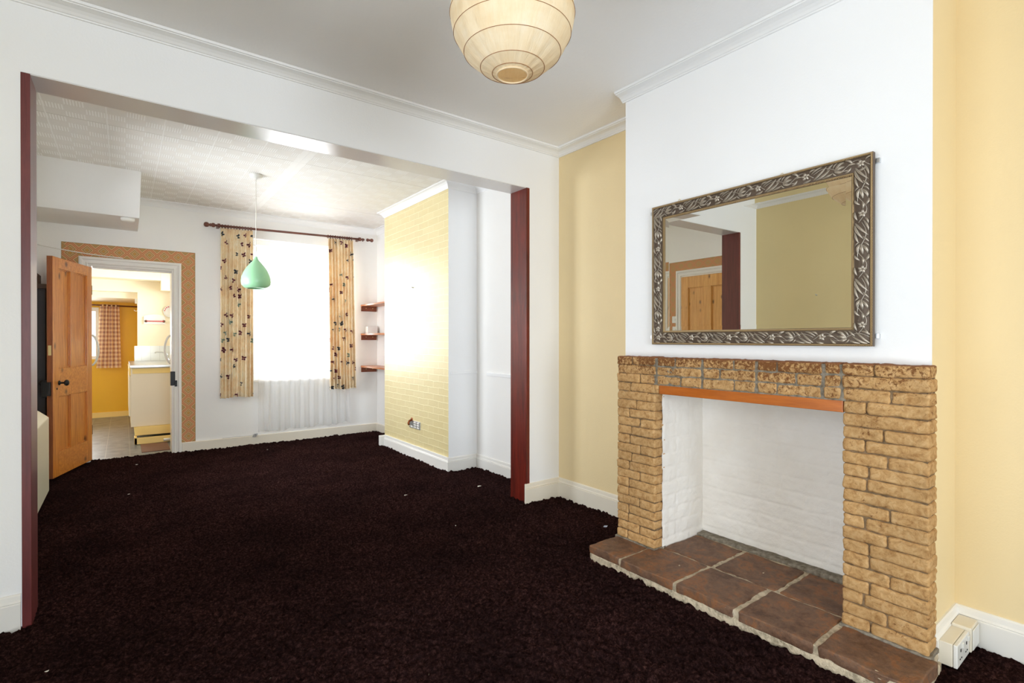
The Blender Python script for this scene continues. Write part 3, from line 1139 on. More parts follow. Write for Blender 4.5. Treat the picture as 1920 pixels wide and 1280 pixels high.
b = MB()
YM0, YM1 = FY0, FY1
b.grid(lambda u, v: (FX1 - pb(YM0 + u * (YM1 - YM0), v * 1.0, 1.0), YM0 + u * (YM1 - YM0), 0.03 + v * 0.95), 150, 150)
b.grid(lambda u, v: (XB - 0.03 + u * (FX1 - XB + 0.03), YM1 - pb(u * 0.36, v * 1.0, 5.0), 0.03 + v * 0.95), 60, 150)
b.grid(lambda u, v: (XB - 0.03 + u * (FX1 - XB + 0.03), YM0 + pb(u * 0.36, v * 1.0, 9.0), 0.03 + v * 0.95), 60, 150)
b.quad((XB - 0.02, YM0, 0.968), (FX1, YM0, 0.968), (FX1, YM1, 0.968), (XB - 0.02, YM1, 0.968))
b.build('firebox_lining', M_pbrick, fp, smooth=True)

# hearth
he = thing('hearth', 'raised hearth of brown riven slabs with pale mortar joints in front of the fireplace', 'hearth', (2.2, 1.27, 0))
HX0, HY0, HY1 = 2.050, 0.535, 2.004
b = MB()


def ragged(p):
    return (p[0] + (0.003 * noise.noise(Vector((p[1] * 25, p[2] * 25, 2))) if p[0] < HX0 + 0.03 else 0), p[1], p[2])


b.rbox(HX0 + 0.001, 2.374, HY0 + 0.01, HY1 - 0.004, -0.02, 0.027, 0.006, 0.0012, 0.02, 20, shape=ragged)
b.box(2.374, FX1, FY0 + 0.004, FY1 - 0.004, -0.02, 0.036)
b.build('mortar_bed', M_grout, he, smooth=True)
b = MB()
b.rbox(HX0 + 0.004, 2.374, HY0 + 0.02, HY1 - 0.02, 0.02, 0.0615, 0.006, 0.003, 0.015, 30)
b.rbox(2.36, FX1 - 0.03, FY0 + 0.004, FY1 - 0.004, 0.02, 0.0615, 0.006, 0.003, 0.015, 30)
b.build('grout', M_grout, he, smooth=True)
b = MB()
b.rbox(2.668, FX1 + 0.002, FY0 + 0.004, FY1 - 0.004, 0.03, 0.078, 0.01, 0.004, 0.02, 20)
b.build('mortar_fillet', M_mortar, he, smooth=True)
slabs = [(HX0, 2.338, 1.793, HY1), (HX0 - .004, 2.338, 1.462, 1.777), (HX0, 2.338, 1.165, 1.444), (HX0 - .003, 2.338, 0.853, 1.142), (HX0, 2.285, HY0, 0.832),
         (2.350, 2.655, 1.452, 1.738), (2.350, 2.655, 1.136, 1.432), (2.350, 2.655, 0.850, 1.116)]
b = MB()
for i, (a0, a1, c0, c1) in enumerate(slabs):
    sd = i * 7.3

    def shp(p, a0=a0, a1=a1, c0=c0, c1=c1, sd=sd):
        ex = min(p[0] - a0, a1 - p[0])
        e = 0.007
        dx = e * noise.noise(Vector((p[1] * 14, sd, p[2] * 30)))
        dy = e * noise.noise(Vector((p[0] * 14, sd + 5, p[2] * 30)))
        dz = 0.0045 * noise.noise(Vector((p[0] * 9, p[1] * 9, sd))) if p[2] > 0.05 else 0
        return (p[0] + dx, p[1] + dy, p[2] + dz)
    b.rbox(a0, a1, c0, c1, 0.024, 0.067, 0.006, 0.0016, 0.014, 30, 0, sd, shp)
b.build('paving_slabs', M_slab, he, smooth=True)

# ================================================================== MIRROR
MY, MZ = 1.288, 1.556
mir = thing('wall_mirror', 'large wall mirror in an ornate dark pewter frame of leaves and flowers above the fireplace', 'mirror', (XB - 0.03, MY, MZ))
my0, my1, mz0, mz1 = 0.752, 1.822, 1.174, 1.937      # outside
gy0, gy1, gz0, gz1 = 0.832, 1.740, 1.250, 1.860      # sight size
yaw = 0.0205


def mirT(x, y, z):
    """mirror local frame (d = towards the room) turned slightly about the vertical"""
    d = x
    dy = y - MY
    c, s = math.cos(yaw), math.sin(yaw)
    # plane normal (-cos, +sin)
    px = XB - 0.013 - d * c + dy * s
    py = MY + dy * c + d * s
    return (px, py, z)


def ring(b, prof, mi=0):
    """prof: list of (inset from outside edge fraction metres, depth)"""
    o = [(my0, mz0), (my1, mz0), (my1, mz1), (my0, mz1)]
    dirs = [(1, 1), (-1, 1), (-1, -1), (1, -1)]
    vs = []
    for (y, z), (sy, sz) in zip(o, dirs):
        for (w, d) in prof:
            fy = w * (gy0 - my0) / 0.08
            fz = w * (gz0 - mz0) / 0.08
            vs.append(mirT(d, y + sy * fy, z + sz * fz))
    m_ = len(prof)
    fs = []
    for i in range(4):
        j = (i + 1) % 4
        for k in range(m_ - 1):
            fs.append((i * m_ + k, j * m_ + k, j * m_ + k + 1, i * m_ + k + 1))
    b.add(vs, fs, mi)


b = MB()
ring(b, [(0.0, -0.004), (0.0, 0.016), (0.009, 0.016), (0.013, 0.012), (0.030, 0.0135), (0.050, 0.0125), (0.066, 0.009), (0.071, 0.010), (0.080, 0.004), (0.080, 0.0)])
b.build('frame', M_field, mir)
b = MB()
ring(b, [(0.0005, 0.012), (0.001, 0.018), (0.0045, 0.0205), (0.009, 0.018), (0.0105, 0.012)])
ring(b, [(0.068, 0.009), (0.0695, 0.0125), (0.073, 0.0135), (0.0765, 0.011), (0.079, 0.005)])
b.build('beaded_edging', M_gilt, mir, smooth=True)
b = MB()
bw, bd = 0.021, 0.00048
gp = 0.0030
b.quad(mirT(gp, gy0 + bw, gz0 + bw), mirT(gp, gy0 + bw, gz1 - bw), mirT(gp, gy1 - bw, gz1 - bw), mirT(gp, gy1 - bw, gz0 + bw))
b.build('mirror_glass', M_mirror, mir)
b = MB()
I = [(gy0 + bw, gz0 + bw), (gy1 - bw, gz0 + bw), (gy1 - bw, gz1 - bw), (gy0 + bw, gz1 - bw)]
Oo = [(gy0 - 0.002, gz0 - 0.002), (gy1 + 0.002, gz0 - 0.002), (gy1 + 0.002, gz1 + 0.002), (gy0 - 0.002, gz1 + 0.002)]
for i in range(4):
    j = (i + 1) % 4
    b.quad(mirT(gp, *I[i]), mirT(gp, *I[j]), mirT(gp + bd, *Oo[j]), mirT(gp + bd, *Oo[i]))
b.build('bevelled_edge', M_mirror, mir)


# carved foliage
def leaf(b, fr, pts, w, hgt, n=9, m_=6, curl=0.0):
    """pts: three control points (u, v); domed blade along a quadratic curve"""
    p0, p1, p2 = [Vector((p[0], p[1])) for p in pts]
    vs = []
    for i in range(n + 1):
        t = i / n
        c = p0 * (1 - t) ** 2 + p1 * 2 * t * (1 - t) + p2 * t * t
        d = (p1 - p0) * (1 - t) * 2 + (p2 - p1) * 2 * t
        d.normalize()
        nn = Vector((-d.y, d.x))
        ww = w * (math.sin(PI * min(1, (t * 0.92 + 0.06))) ** 0.75)
        for k in range(m_ + 1):
            s = -1 + 2 * k / m_
            h = hgt * (1 - s * s) ** 0.5 * (0.35 + 0.65 * math.sin(PI * min(1, t * 0.9 + 0.08)))
            if abs(s) < 0.2:
                h *= 0.78
            q = c + nn * (s * ww * 0.5)
            vs.append(fr(q.x, q.y, h + curl * s))
    o_ = Vector(fr(0, 0, 0))
    flip = (Vector(fr(1, 0, 0)) - o_).cross(Vector(fr(0, 1, 0)) - o_).x < 0
    fs = []
    for i in range(n):
        for k in range(m_):
            a = i * (m_ + 1) + k
            q = (a, a + 1, a + m_ + 2, a + m_ + 1)
            fs.append(q[::-1] if flip else q)
    b.add(vs, fs)


def motif(b, fr, P):
    """one repeat: tulip, crossing stems, flower, long leaves. u in 0..P, v in -0.5..0.5 of field"""
    F = 0.054

    def L(u0, v0, u1, v1, u2, v2, w, h=0.0075):
        w *= 1.1
        leaf(b, fr, [(u0 * P, v0 * F), (u1 * P, v1 * F), (u2 * P, v2 * F)], w, h)
    # long pointed leaves
    L(0.00, -0.42, 0.10, -0.20, 0.24, 0.42, 0.011)
    L(0.04, -0.45, 0.16, -0.42, 0.30, 0.10, 0.012)
    L(-0.04, 0.10, 0.06, 0.42, 0.16, 0.44, 0.009)
    L(0.16, -0.46, 0.28, -0.40, 0.36, -0.22, 0.009)
    L(0.25, 0.05, 0.30, 0.30, 0.36, 0.46, 0.008)
    # tulip: three cupped petals
    L(0.40, -0.05, 0.47, 0.40, 0.56, 0.36, 0.013, 0.009)
    L(0.39, -0.08, 0.46, 0.02, 0.57, 0.06, 0.014, 0.010)
    L(0.39, -0.10, 0.44, -0.34, 0.55, -0.28, 0.012, 0.009)
    L(0.36, 0.10, 0.38, 0.38, 0.44, 0.46, 0.006, 0.006)
    L(0.35, -0.16, 0.37, -0.36, 0.42, -0.46, 0.006, 0.006)
    # curling leaves about the stem
    L(0.58, -0.46, 0.64, -0.40, 0.68, -0.12, 0.010)
    L(0.58, 0.46, 0.66, 0.44, 0.70, 0.18, 0.011)
    L(0.62, 0.02, 0.68, 0.16, 0.76, 0.05, 0.010, 0.008)
    # five petal flower
    for k in range(5):
        a = k * 2 * PI / 5 + 0.4
        cu, cv = 0.84 * P, 0.02 * F
        r = 0.017
        leaf(b, fr, [(cu, cv), (cu + 0.5 * r * math.cos(a + 0.25), cv + 0.5 * r * math.sin(a + 0.25)), (cu + r * math.cos(a), cv + r * math.sin(a))], 0.0105, 0.0085, 6, 5)
    L(0.80, -0.46, 0.88, -0.48, 0.95, -0.30, 0.009)
    L(0.92, 0.20, 0.96, 0.44, 1.04, 0.40, 0.008)
    # scrolling stems
    for (a0, a1, ph, am) in ((0.0, 0.62, 0.0, 0.28), (0.50, 1.0, 2.0, -0.32)):
        pts = []
        for i in range(14):
            t = i / 13
            u = (a0 + (a1 - a0) * t) * P
            v = am * F * math.sin(PI * (t * 1.6) + ph)
            pts.append(fr(u, v, 0.003))
        b.tube(pts, 0.0011, 6)


b = MB()
wy = 0.0385 * (gy0 - my0) / 0.08
wz = 0.0385 * (gz0 - mz0) / 0.08
Lh = (my1 - my0) - 0.02
n_h = 5
P_h = Lh / n_h
for i in range(n_h):
    # top and bottom rails
    motif(b, lambda u, v, d, i=i: mirT(0.0125 + d, my1 - 0.01 - (i * P_h + u), mz1 - wz + v), P_h)
    motif(b, lambda u, v, d, i=i: mirT(0.0125 + d, my0 + 0.01 + (i * P_h + u), mz0 + wz + v), P_h)
Lv = (mz1 - mz0) - 0.10
n_v = 3
P_v = Lv / n_v
for i in range(n_v):
    motif(b, lambda u, v, d, i=i: mirT(0.0125 + d, my0 + wy - v, mz1 - 0.05 - (i * P_v + u)), P_v)
    motif(b, lambda u, v, d, i=i: mirT(0.0125 + d, my1 - wy - v, mz1 - 0.05 - (i * P_v + u)), P_v)
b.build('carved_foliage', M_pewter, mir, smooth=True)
for (yy, zz) in ((my0 - 0.006, 1.905), (my0 - 0.006, 1.215), (my1 + 0.006, 1.905), (my1 + 0.006, 1.215)):
    b = MB()
    b.box(XB - 0.014, XB - 0.0005, yy - 0.007, yy + 0.007, zz - 0.009, zz + 0.009)
    b.build('mirror_clip', M_steel, mir)

# ================================================================== PAPER LANTERN
LC = Vector((1.0, 1.32, 2.245))
LR = 0.200
lan = thing('paper_lantern', 'round cream rice-paper lantern hanging from the front room ceiling', 'lantern', tuple(LC))
rings = [14.5, 19, 31, 51, 70, 88, 106, 125, 145, 161, 166]
stn = []
for a, c in zip(rings[:-1], rings[1:]):
    k = max(2, int((c - a) / 3))
    for i in range(k):
        t = i / k
        th = math.radians(a + (c - a) * t)
        ch = 1.0 - 0.007 * math.sin(PI * t) * (c - a) / 20.0
        stn.append((th, ch))
stn.append((math.radians(rings[-1]), 1.0))
b = MB()
NU = 144
vs, uvs = [], []
for (th, ch) in stn:
    for k in range(NU):
        an = 2 * PI * k / NU
        g = 0.006 * abs(math.sin(an * 9 + 0.6 * math.sin(th * 3))) + 0.004 * noise.noise(Vector((math.cos(an) * 6, math.sin(an) * 6, th * 5)))
        r = LR * (ch - (1 - ch) * 0.3 - g * 1.2 * (1 if ch < 0.9999 else 0.3))
        vs.append(LC + Vector((r * math.sin(th) * math.cos(an), r * math.sin(th) * math.sin(an), -r * math.cos(th) * 1.0)))
        uvs.append((k / NU if k < NU / 2 else 1 - k / NU, th / PI))
fs = []
for i in range(len(stn) - 1):
    for k in range(NU):
        k2 = (k + 1) % NU
        fs.append((i * NU + k, (i + 1) * NU + k, (i + 1) * NU + k2, i * NU + k2))
b.add(vs, fs, 0, uvs)
b.build('paper_shade', M_paper, lan, smooth=True)


def torus(b, c, R, r, axis='Z', n=48, m_=8, mi=0):
    prof = [(R + r * math.cos(2 * PI * k / m_), r * math.sin(2 * PI * k / m_)) for k in range(m_ + 1)]
    b.lathe(prof, c, axis, n, mi)


b = MB()
for a in rings[1:-1]:
    th = math.radians(a)
    torus(b, LC + Vector((0, 0, -LR * math.cos(th) * 1.002)), LR * math.sin(th) * 1.002, 0.0008, 'Z', 72, 6)
b.build('hoops', M_wire, lan, smooth=True)
b = MB()
th = math.radians(rings[0])
torus(b, LC + Vector((0, 0, -LR * math.cos(th) - 0.001)), LR * math.sin(th), 0.0028, 'Z', 48, 8)
b.build('bottom_ring', M_paper, lan, smooth=True)
b = MB()
b.tube([(LC.x, LC.y, ZC - 0.02), (LC.x, LC.y, LC.z + 0.04)], 0.0035, 8)
b.build('flex', M_cord, lan, smooth=True)
b = MB()
b.lathe([(0.0, 0), (0.046, 0), (0.048, -0.006), (0.044, -0.020), (0.014, -0.028), (0.0, -0.028)], (LC.x, LC.y, ZC), 'Z', 32)
b.build('ceiling_rose', M_plastic, lan, smooth=True)
b = MB()
b.lathe([(0.0, 0.05), (0.017, 0.045), (0.018, 0.0), (0.016, -0.02), (0.0, -0.022)], (LC.x, LC.y, LC.z + 0.02), 'Z', 20)
b.build('bulb_holder', M_plastic, lan, smooth=True)

# ================================================================== GREEN PENDANT
gpnt = thing('pendant_light', 'mint green teardrop pendant lamp hanging from the rear room ceiling', 'pendant lamp', (0.933, 4.963, 1.645))
px_, py_ = 0.933, 4.963
zt, zb_ = 1.930, 1.650
prof = [(0.0095, 0), (0.0115, .03), (0.016, .07), (0.024, .12), (0.039, .18), (0.055, .25), (0.073, .33), (0.089, .42), (0.103, .52), (0.114, .62), (0.1195, .71),
        (0.1205, .78), (0.118, .85), (0.111, .91), (0.099, .96), (0.084, .99), (0.072, 1.0), (0.070, 0.99), (0.095, .95), (0.112, .88), (0.116, .78), (0.108, .62), (0.085, .44), (0.05, .26), (0.01, .1)]
b = MB()
b.lathe([(r, zt - (zt - zb_) * t) for r, t in prof], (px_, py_, 0), 'Z', 56)
b.build('glass_shade', M_green, gpnt, smooth=True)
b = MB()
b.tube([(px_, py_, ZC - 0.02), (px_, py_, zt - 0.005)], 0.0026, 8)
b.build('flex', M_cord, gpnt, smooth=True)
b = MB()
b.lathe([(0.0, 0), (0.050, 0), (0.052, -0.006), (0.051, -0.022), (0.046, -0.030), (0.012, -0.034), (0.008, -0.044), (0.0, -0.044)], (px_, py_, ZC), 'Z', 32)
b.build('ceiling_rose', M_plastic, gpnt, smooth=True)

# ================================================================== SMOKE ALARM
b = MB()
b.lathe([(0.0, 0), (0.052, 0), (0.054, -0.006), (0.052, -0.020), (0.040, -0.030), (0.0, -0.032)], (0.035, 5.868, 2.3095), 'Z', 32)
tag(b.build('smoke_alarm', M_plastic, smooth=True, base=(0.035, 5.868, 2.31)), 'round white smoke alarm under the boxed stair soffit', 'smoke alarm')

# ================================================================== CURTAINS
RY = YB - 0.115


def rodz(x):
    return 2.444 + (x - 0.74) * (2.486 - 2.444) / (2.56 - 0.74)


rod = thing('curtain_rod', 'dark turned wooden curtain pole with ball ends above the rear window', 'curtain pole', (1.65, RY, 2.46))
b = MB()
b.tube([(0.80, RY, rodz(0.80)), (2.47, RY, rodz(2.47))], 0.0125, 14)
b.build('pole', M_rod, rod, smooth=True)
ax = Vector((1, 0, (2.486 - 2.444) / 1.82)).normalized()
for sgn, xx in ((-1, 0.80), (1, 2.50)):
    b = MB()
    prof = [(0.0125, 0), (0.022, 0.006), (0.024, 0.018), (0.022, 0.03), (0.014, 0.036), (0.019, 0.044), (0.014, 0.052), (0.012, 0.058), (0.022, 0.064), (0.027, 0.078),
            (0.026, 0.092), (0.018, 0.103), (0.006, 0.108), (0, 0.1085)]
    b.lathe([(r * (1.0 if sgn < 0 else 0.85), h * (1.0 if sgn < 0 else 0.85)) for r, h in prof], (xx, RY, rodz(xx)), tuple(ax * sgn), 24)
    b.build('finial', M_rod, rod, smooth=True)
for xx in (0.835, 2.41):
    b = MB()
    b.box(xx - 0.012, xx + 0.012, RY, YB, rodz(xx) - 0.016, rodz(xx) + 0.016)
    b.lathe([(0.0235, -0.012), (0.0235, 0.012), (0.015, 0.013), (0.015, -0.013), (0.0235, -0.012)], (xx, RY, rodz(xx)), 'X', 24)
    b.build('bracket', M_rod, rod)
rx = [0.868 + 0.0285 * i for i in range(11)] + [2.012 + 0.0295 * i for i in range(11)] + [2.452]
for k, xx in enumerate(rx):
    b = MB()
    torus(b, (xx, RY, rodz(xx) - 0.004), 0.0185, 0.0042, tuple(Vector((1, random.uniform(-.25, .25), 0))), 20, 8)
    b.build('curtain_ring', M_rod, rod, smooth=True)


def curtain(name, label, x0t, x1t, x0b, x1b, z0, folds, seed, cat='curtain'):
    W_ = (x1t - x0t)
    NUc, NVc = 150, 430
    cloth_w = W_ * 1.6
    r_ = random.Random(seed)
    ph = [r_.uniform(0, 6) for _ in range(5)]
    b = MB()

    def fn(u, v):
        zt_ = rodz(x0t + u * W_) - 0.019
        z = z0 + (zt_ - z0) * v
        xx = (x0b + (x1b - x0b) * u) * (1 - v) + (x0t + (x1t - x0t) * u) * v
        su = u + 0.012 * math.sin(2 * PI * u * 3 + ph[0]) + 0.010 * math.sin(2 * PI * u * 1.3 + ph[1] + 1.2 * (1 - v))
        A = 0.024 + 0.008 * (1 - v) + 0.006 * math.sin(5 * u + ph[2])
        if v > 0.94:
            A *= 0.75
        d = A * math.sin(2 * PI * folds * su + 0.35 * math.sin(3 * (1 - v) + ph[3]))
        d += 0.006 * math.sin(2 * PI * folds * 2 * su + ph[4]) * (0.4 + v)
        zz = z + (0.006 * math.sin(9 * u + ph[1]) if v < 0.01 else 0)
        return (xx + 0.006 * math.cos(2 * PI * folds * su), RY + 0.004 - d, zz)
    b.grid(fn, NUc, NVc, 0, lambda u, v: (u * cloth_w, v * 1.9))
    # printed butterflies by face
    bf = []
    cols = int(cloth_w / 0.125) + 1
    for j in range(19):
        for i in range(cols):
            if r_.random() < 0.62:
                bf.append((0.02 + i * 0.125 + (0.062 if j % 2 else 0) + r_.uniform(-.022, .022), 0.03 + j * 0.10 + r_.uniform(-.02, .02),
                           r_.uniform(-0.7, 0.7), r_.choice([1, 1, 1, 2, 2, 3]), r_.uniform(0.024, 0.032)))
    gridb = {}
    for q in bf:
        gridb.setdefault((int(q[0] / 0.1), int(q[1] / 0.1)), []).append(q)
    for fi in range(len(b.f)):
        j, i = divmod(fi, NUc)
        u, v = (i + .5) / NUc * cloth_w, (j + .5) / NVc * 1.9
        for gi in (-1, 0, 1):
            for gj in (-1, 0, 1):
                for (cu, cv, an, col, sz) in gridb.get((int(u / 0.1) + gi, int(v / 0.1) + gj), ()):
                    a, c = u - cu, v - cv
                    if a * a + c * c > sz * sz * 1.4:
                        continue
                    ca, sa = math.cos(an), math.sin(an)
                    p, q = abs(a * ca + c * sa) / sz, (-a * sa + c * ca) / sz
                    up = ((p - .48) / .54) ** 2 + ((q - .26 - .35 * p) / .38) ** 2 < 1
                    lo = ((p - .34) / .38) ** 2 + ((q + .34 + .2 * p) / .36) ** 2 < 1
                    if up or lo:
                        b.m[fi] = col
    o = b.build(name, [M_curtain, M_bf1, M_bf2, M_bf3], smooth=True, base=((x0t + x1t) / 2, RY, z0))
    sd = o.modifiers.new('thick', 'SOLIDIFY')
    sd.thickness = 0.0015
    tag(o, label, cat)
    return o


curtain('curtain', 'beige butterfly-print curtain, the one on the left of the window behind the green lamp', 0.848, 1.168, 0.838, 1.165, 0.560, 8, 3)
curtain('curtain', 'beige butterfly-print curtain, the one on the right of the window beside the wall shelves', 2.005, 2.318, 2.030, 2.350, 0.585, 8, 8)

# sheer
b = MB()
SY = YB - 0.040


def shf(u, v):
    x = 1.238 + u * (2.30 - 1.238)
    zt_ = 2.275 + 0.012 * u
    z0 = 0.128 + 0.018 * u + 0.008 * math.sin(22 * u) + 0.012 * max(0, math.sin(40 * u + 1))
    z = z0 + (zt_ - z0) * v
    d = 0.014 * math.sin(2 * PI * 11 * (u + 0.02 * math.sin(7 * u + 2 * v))) + 0.008 * math.sin(2 * PI * 19 * u + 2 + v) * (1 - 0.4 * v)
    return (x, SY - d * (0.6 + 0.5 * (1 - v)), z)


b.grid(shf, 240, 60)
o = b.build('net_curtain', M_sheer, smooth=True, base=(1.75, SY, 0.13))
tag(o, 'long white sheer net curtain hanging over the rear window nearly to the floor', 'net curtain')

# ================================================================== CORNER SHELVES
for k, (zz, lab) in enumerate(((1.655, 'top one of three brown wooden shelves in the alcove beside the rear window'),
                               (1.281, 'middle one of three brown wooden alcove shelves, carrying a white card box'),
                               (0.864, 'lowest one of three brown wooden shelves in the alcove beside the rear window'))):
    t = thing('wall_shelf', lab, 'shelf', (2.58, YB - 0.02, zz - 0.09), 'corner alcove shelves')
    b = MB()
    b.box(2.466, XR - 0.001, YR1 + 0.002, YB - 0.001, zz - 0.020, zz)
    b.build('board', M_shelf, t, bevel=0.002)
    b = MB()
    b.box(2.470, 2.672, YB - 0.024, YB - 0.001, zz - 0.084, zz - 0.0205)
    b.build('batten', M_shelfd, t, bevel=0.002)
    for xx in (2.53, 2.62):
        b = MB()
        b.lathe([(0, 0), (0.006, 0), (0.005, -0.003), (0, -0.003)], (xx, YB - 0.024, zz - 0.045), 'Y', 12)
        b.build('screw', M_brass, t)
b = MB()
b.box(2.522, 2.655, YB - 0.10, YB - 0.012, 1.282, 1.372)
o = b.build('card_box', M_plastic, base=(2.59, YB - 0.06, 1.282), bevel=0.002)
tag(o, 'small white card box standing on the middle alcove shelf', 'box')

# ================================================================== KITCHEN DOOR (open leaf)
HA = Vector((-0.475, 5.815))
HB = Vector((-0.245, 6.512))
dv = (HB - HA)
DW = dv.length
dv.normalize()
dn = Vector((-dv.y, dv.x))       # away from the shown face
if dn.x > 0:
    dn = -dn
kd = thing('pine_door', 'open stripped pine four-panel door with black knob, leading to the kitchen', 'door', (HB.x, HB.y, 0))


def dfr(a, d, z):
    return (HA.x + dv.x * a + dn.x * d, HA.y + dv.y * a + dn.y * d, z + 0.022)


panel_door(kd, dfr, DW, 1.888, 0.042, [M_pine, M_pineh, M_pine], (1.794, 0.930, 0.687, 0.208))
b = MB()
for (z0, z1) in ((0.0, 1.888),):
    P = [dfr(-0.0012, 0.001, z0), dfr(-0.0012, 0.041, z0), dfr(-0.0012, 0.041, z1), dfr(-0.0012, 0.001, z1)]
    b.quad(*P)
b.build('door_edge', M_pineedge, kd)
b = MB()
kn = Vector((-dn.x, -dn.y, 0))
b.lathe([(0.0, 0), (0.020, 0.0), (0.020, 0.004), (0.009, 0.007), (0.008, 0.030), (0.012, 0.036), (0.024, 0.044), (0.027, 0.054), (0.022, 0.064), (0.008, 0.069), (0, 0.069)],
        dfr(0.104, 0, 0.805), tuple(kn), 24)
b.build('door_knob', M_black, kd, smooth=True)
b = MB()
b.lathe([(0.0, 0), (0.009, 0.0), (0.009, 0.002), (0.0, 0.003)], dfr(0.066, 0, 0.757), tuple(kn), 16)
b.build('keyhole', M_black, kd)
b = MB()
P = []
for z in (0.690, 0.835):
    for (a, d) in ((-0.006, 0.042), (0.13, 0.042), (0.13, 0.078), (-0.006, 0.078)):
        P.append(dfr(a, d, z))
b.add(P, [(0, 3, 2, 1), (4, 5, 6, 7), (0, 1, 5, 4), (1, 2, 6, 5), (2, 3, 7, 6), (3, 0, 4, 7)])
P = []
for z in (0.705, 0.820):
    for (a, d) in ((-0.020, 0.012), (-0.002, 0.012), (-0.002, 0.060), (-0.020, 0.060)):
        P.append(dfr(a, d, z))
b.add(P, [(0, 3, 2, 1), (4, 5, 6, 7), (0, 1, 5, 4), (1, 2, 6, 5), (2, 3, 7, 6), (3, 0, 4, 7)])
b.lathe([(0.0, 0), (0.010, 0.0), (0.010, 0.025), (0.020, 0.03), (0.026, 0.045), (0.018, 0.058), (0, 0.06)], dfr(0.104, 0.078, 0.805), tuple(-kn), 20)
b.build('rim_lock', M_black, kd, bevel=0.002)
b = MB()
P = []
for z in (1.046, 1.130):
    for (a, d) in ((-0.003, 0.010), (0.0, 0.010), (0.0, 0.032), (-0.003, 0.032)):
        P.append(dfr(a, d, z))
b.add(P, [(0, 3, 2, 1), (4, 5, 6, 7), (0, 1, 5, 4), (1, 2, 6, 5), (2, 3, 7, 6), (3, 0, 4, 7)])
b.build('brass_plate', M_brass, kd)
for z in (0.25, 1.62):
    b = MB()
    b.tube([dfr(DW + 0.004, 0.004, z), dfr(DW + 0.004, 0.004, z + 0.09)], 0.006, 10)
    b.build('hinge', M_black, kd, smooth=True)

# ================================================================== HEATER on the left
hy0, hy1 = 4.45, 5.36
hp = [(XL + 0.002, 0.025), (-0.462, 0.025), (-0.462, 0.598), (-0.525, 0.655), (XL + 0.002, 0.655)]
ht = thing('storage_heater', 'ivory slope-topped electric heater against the left wall behind the red board', 'heater', (-0.55, (hy0 + hy1) / 2, 0))
b = MB()
vs = [(x, hy0, z) for x, z in hp] + [(x, hy1, z) for x, z in hp]
n_ = len(hp)
fs = [tuple(range(n_)), tuple(range(2 * n_ - 1, n_ - 1, -1))] + [(i, i + n_, (i + 1) % n_ + n_, (i + 1) % n_) for i in range(n_)]
b.add(vs, fs)
M_heater = Mat('ivory_enamel', sr(226, 222, 200), 0.35).m
b.build('casing', M_heater, ht, bevel=0.006)
for yy in (hy0 + 0.1, hy1 - 0.1):
    b = MB()
    b.box(-0.62, -0.48, yy - 0.02, yy + 0.02, -0.01, 0.03)
    b.build('foot', M_black, ht)

# dark cupboard behind the open door
cu = thing('tall_cupboard', 'tall dark grey cupboard with brown top rail in the corner behind the open pine door', 'cupboard', (-0.595, 6.35, 0))
b = MB()
b.box(XL + 0.002, -0.555, 6.18, YB - 0.002, 0, 1.655)
b.build('body', M_fridge, cu, bevel=0.003)
b = MB()
b.box(XL + 0.002, -0.553, 6.172, 6.181, 0.02, 1.64)
b.build('door', M_fridge, cu, bevel=0.003)
b = MB()
b.box(XL + 0.002, -0.545, 6.165, YB - 0.002, 1.656, 1.698)
b.box(XL + 0.001, XL + 0.030, 6.17, YB - 0.003, 1.698, 1.80)
b.build('top_rail', M_brownb, cu, bevel=0.002)

# cable above the doorway
b = MB()
pts = []
for i in range(20):
    t = i / 19
    pts.append((XL + 0.01 + t * (0.0 - XL - 0.01), YB - 0.034 + 0.0 * t, 2.088 - 0.068 * t - 0.012 * math.sin(PI * t)))
b.tube(pts, 0.0045, 8)
tag(b.build('cable', M_gloss, smooth=True, base=(-0.3, YB - 0.03, 2.05)), 'thin white cable slung across the wall above the pine door', 'cable')

# ================================================================== SOCKETS, SWITCHES, SMALL THINGS
# double socket boxes in the right corner
so = thing('socket_box', 'white surface-mounted double socket by the right skirting, beside the fireplace', 'socket', (2.47, 0.53, 0.01))
b = MB()
b.box(2.398, 2.560, 0.520, 0.560, 0.010, 0.094)
b.build('back_box', M_plastic_i, so, bevel=0.003)
b = MB()
b.box(2.398, 2.560, 0.506, 0.519, 0.010, 0.094)
b.build('face_plate', M_plastic, so, bevel=0.003)
for xx in (2.440, 2.518):
    for (a0, a1, c0, c1) in ((-0.004, 0.004, 0.060, 0.070), (-0.014, -0.006, 0.034, 0.038), (0.006, 0.014, 0.034, 0.038)):
        b = MB()
        b.box(xx + a0, xx + a1, 0.5045, 0.5065, c0, c1)
        b.build('pin_hole', M_dark, so)
    b = MB()
    b.box(xx + 0.018, xx + 0.030, 0.5015, 0.5065, 0.066, 0.084)
    b.build('rocker_switch', M_plastic, so, bevel=0.001)
so = thing('socket_box', 'smaller white socket box in the skirting corner, right of the double socket', 'socket', (2.61, 0.53, 0.01))
b = MB()
b.box(2.562, 2.664, 0.500, 0.560, 0.012, 0.104)
b.build('back_box', M_plastic_i, so, bevel=0.004)
b = MB()
b.box(2.570, 2.656, 0.4955, 0.4995, 0.020, 0.096)
b.build('face_plate', M_plastic, so, bevel=0.002)

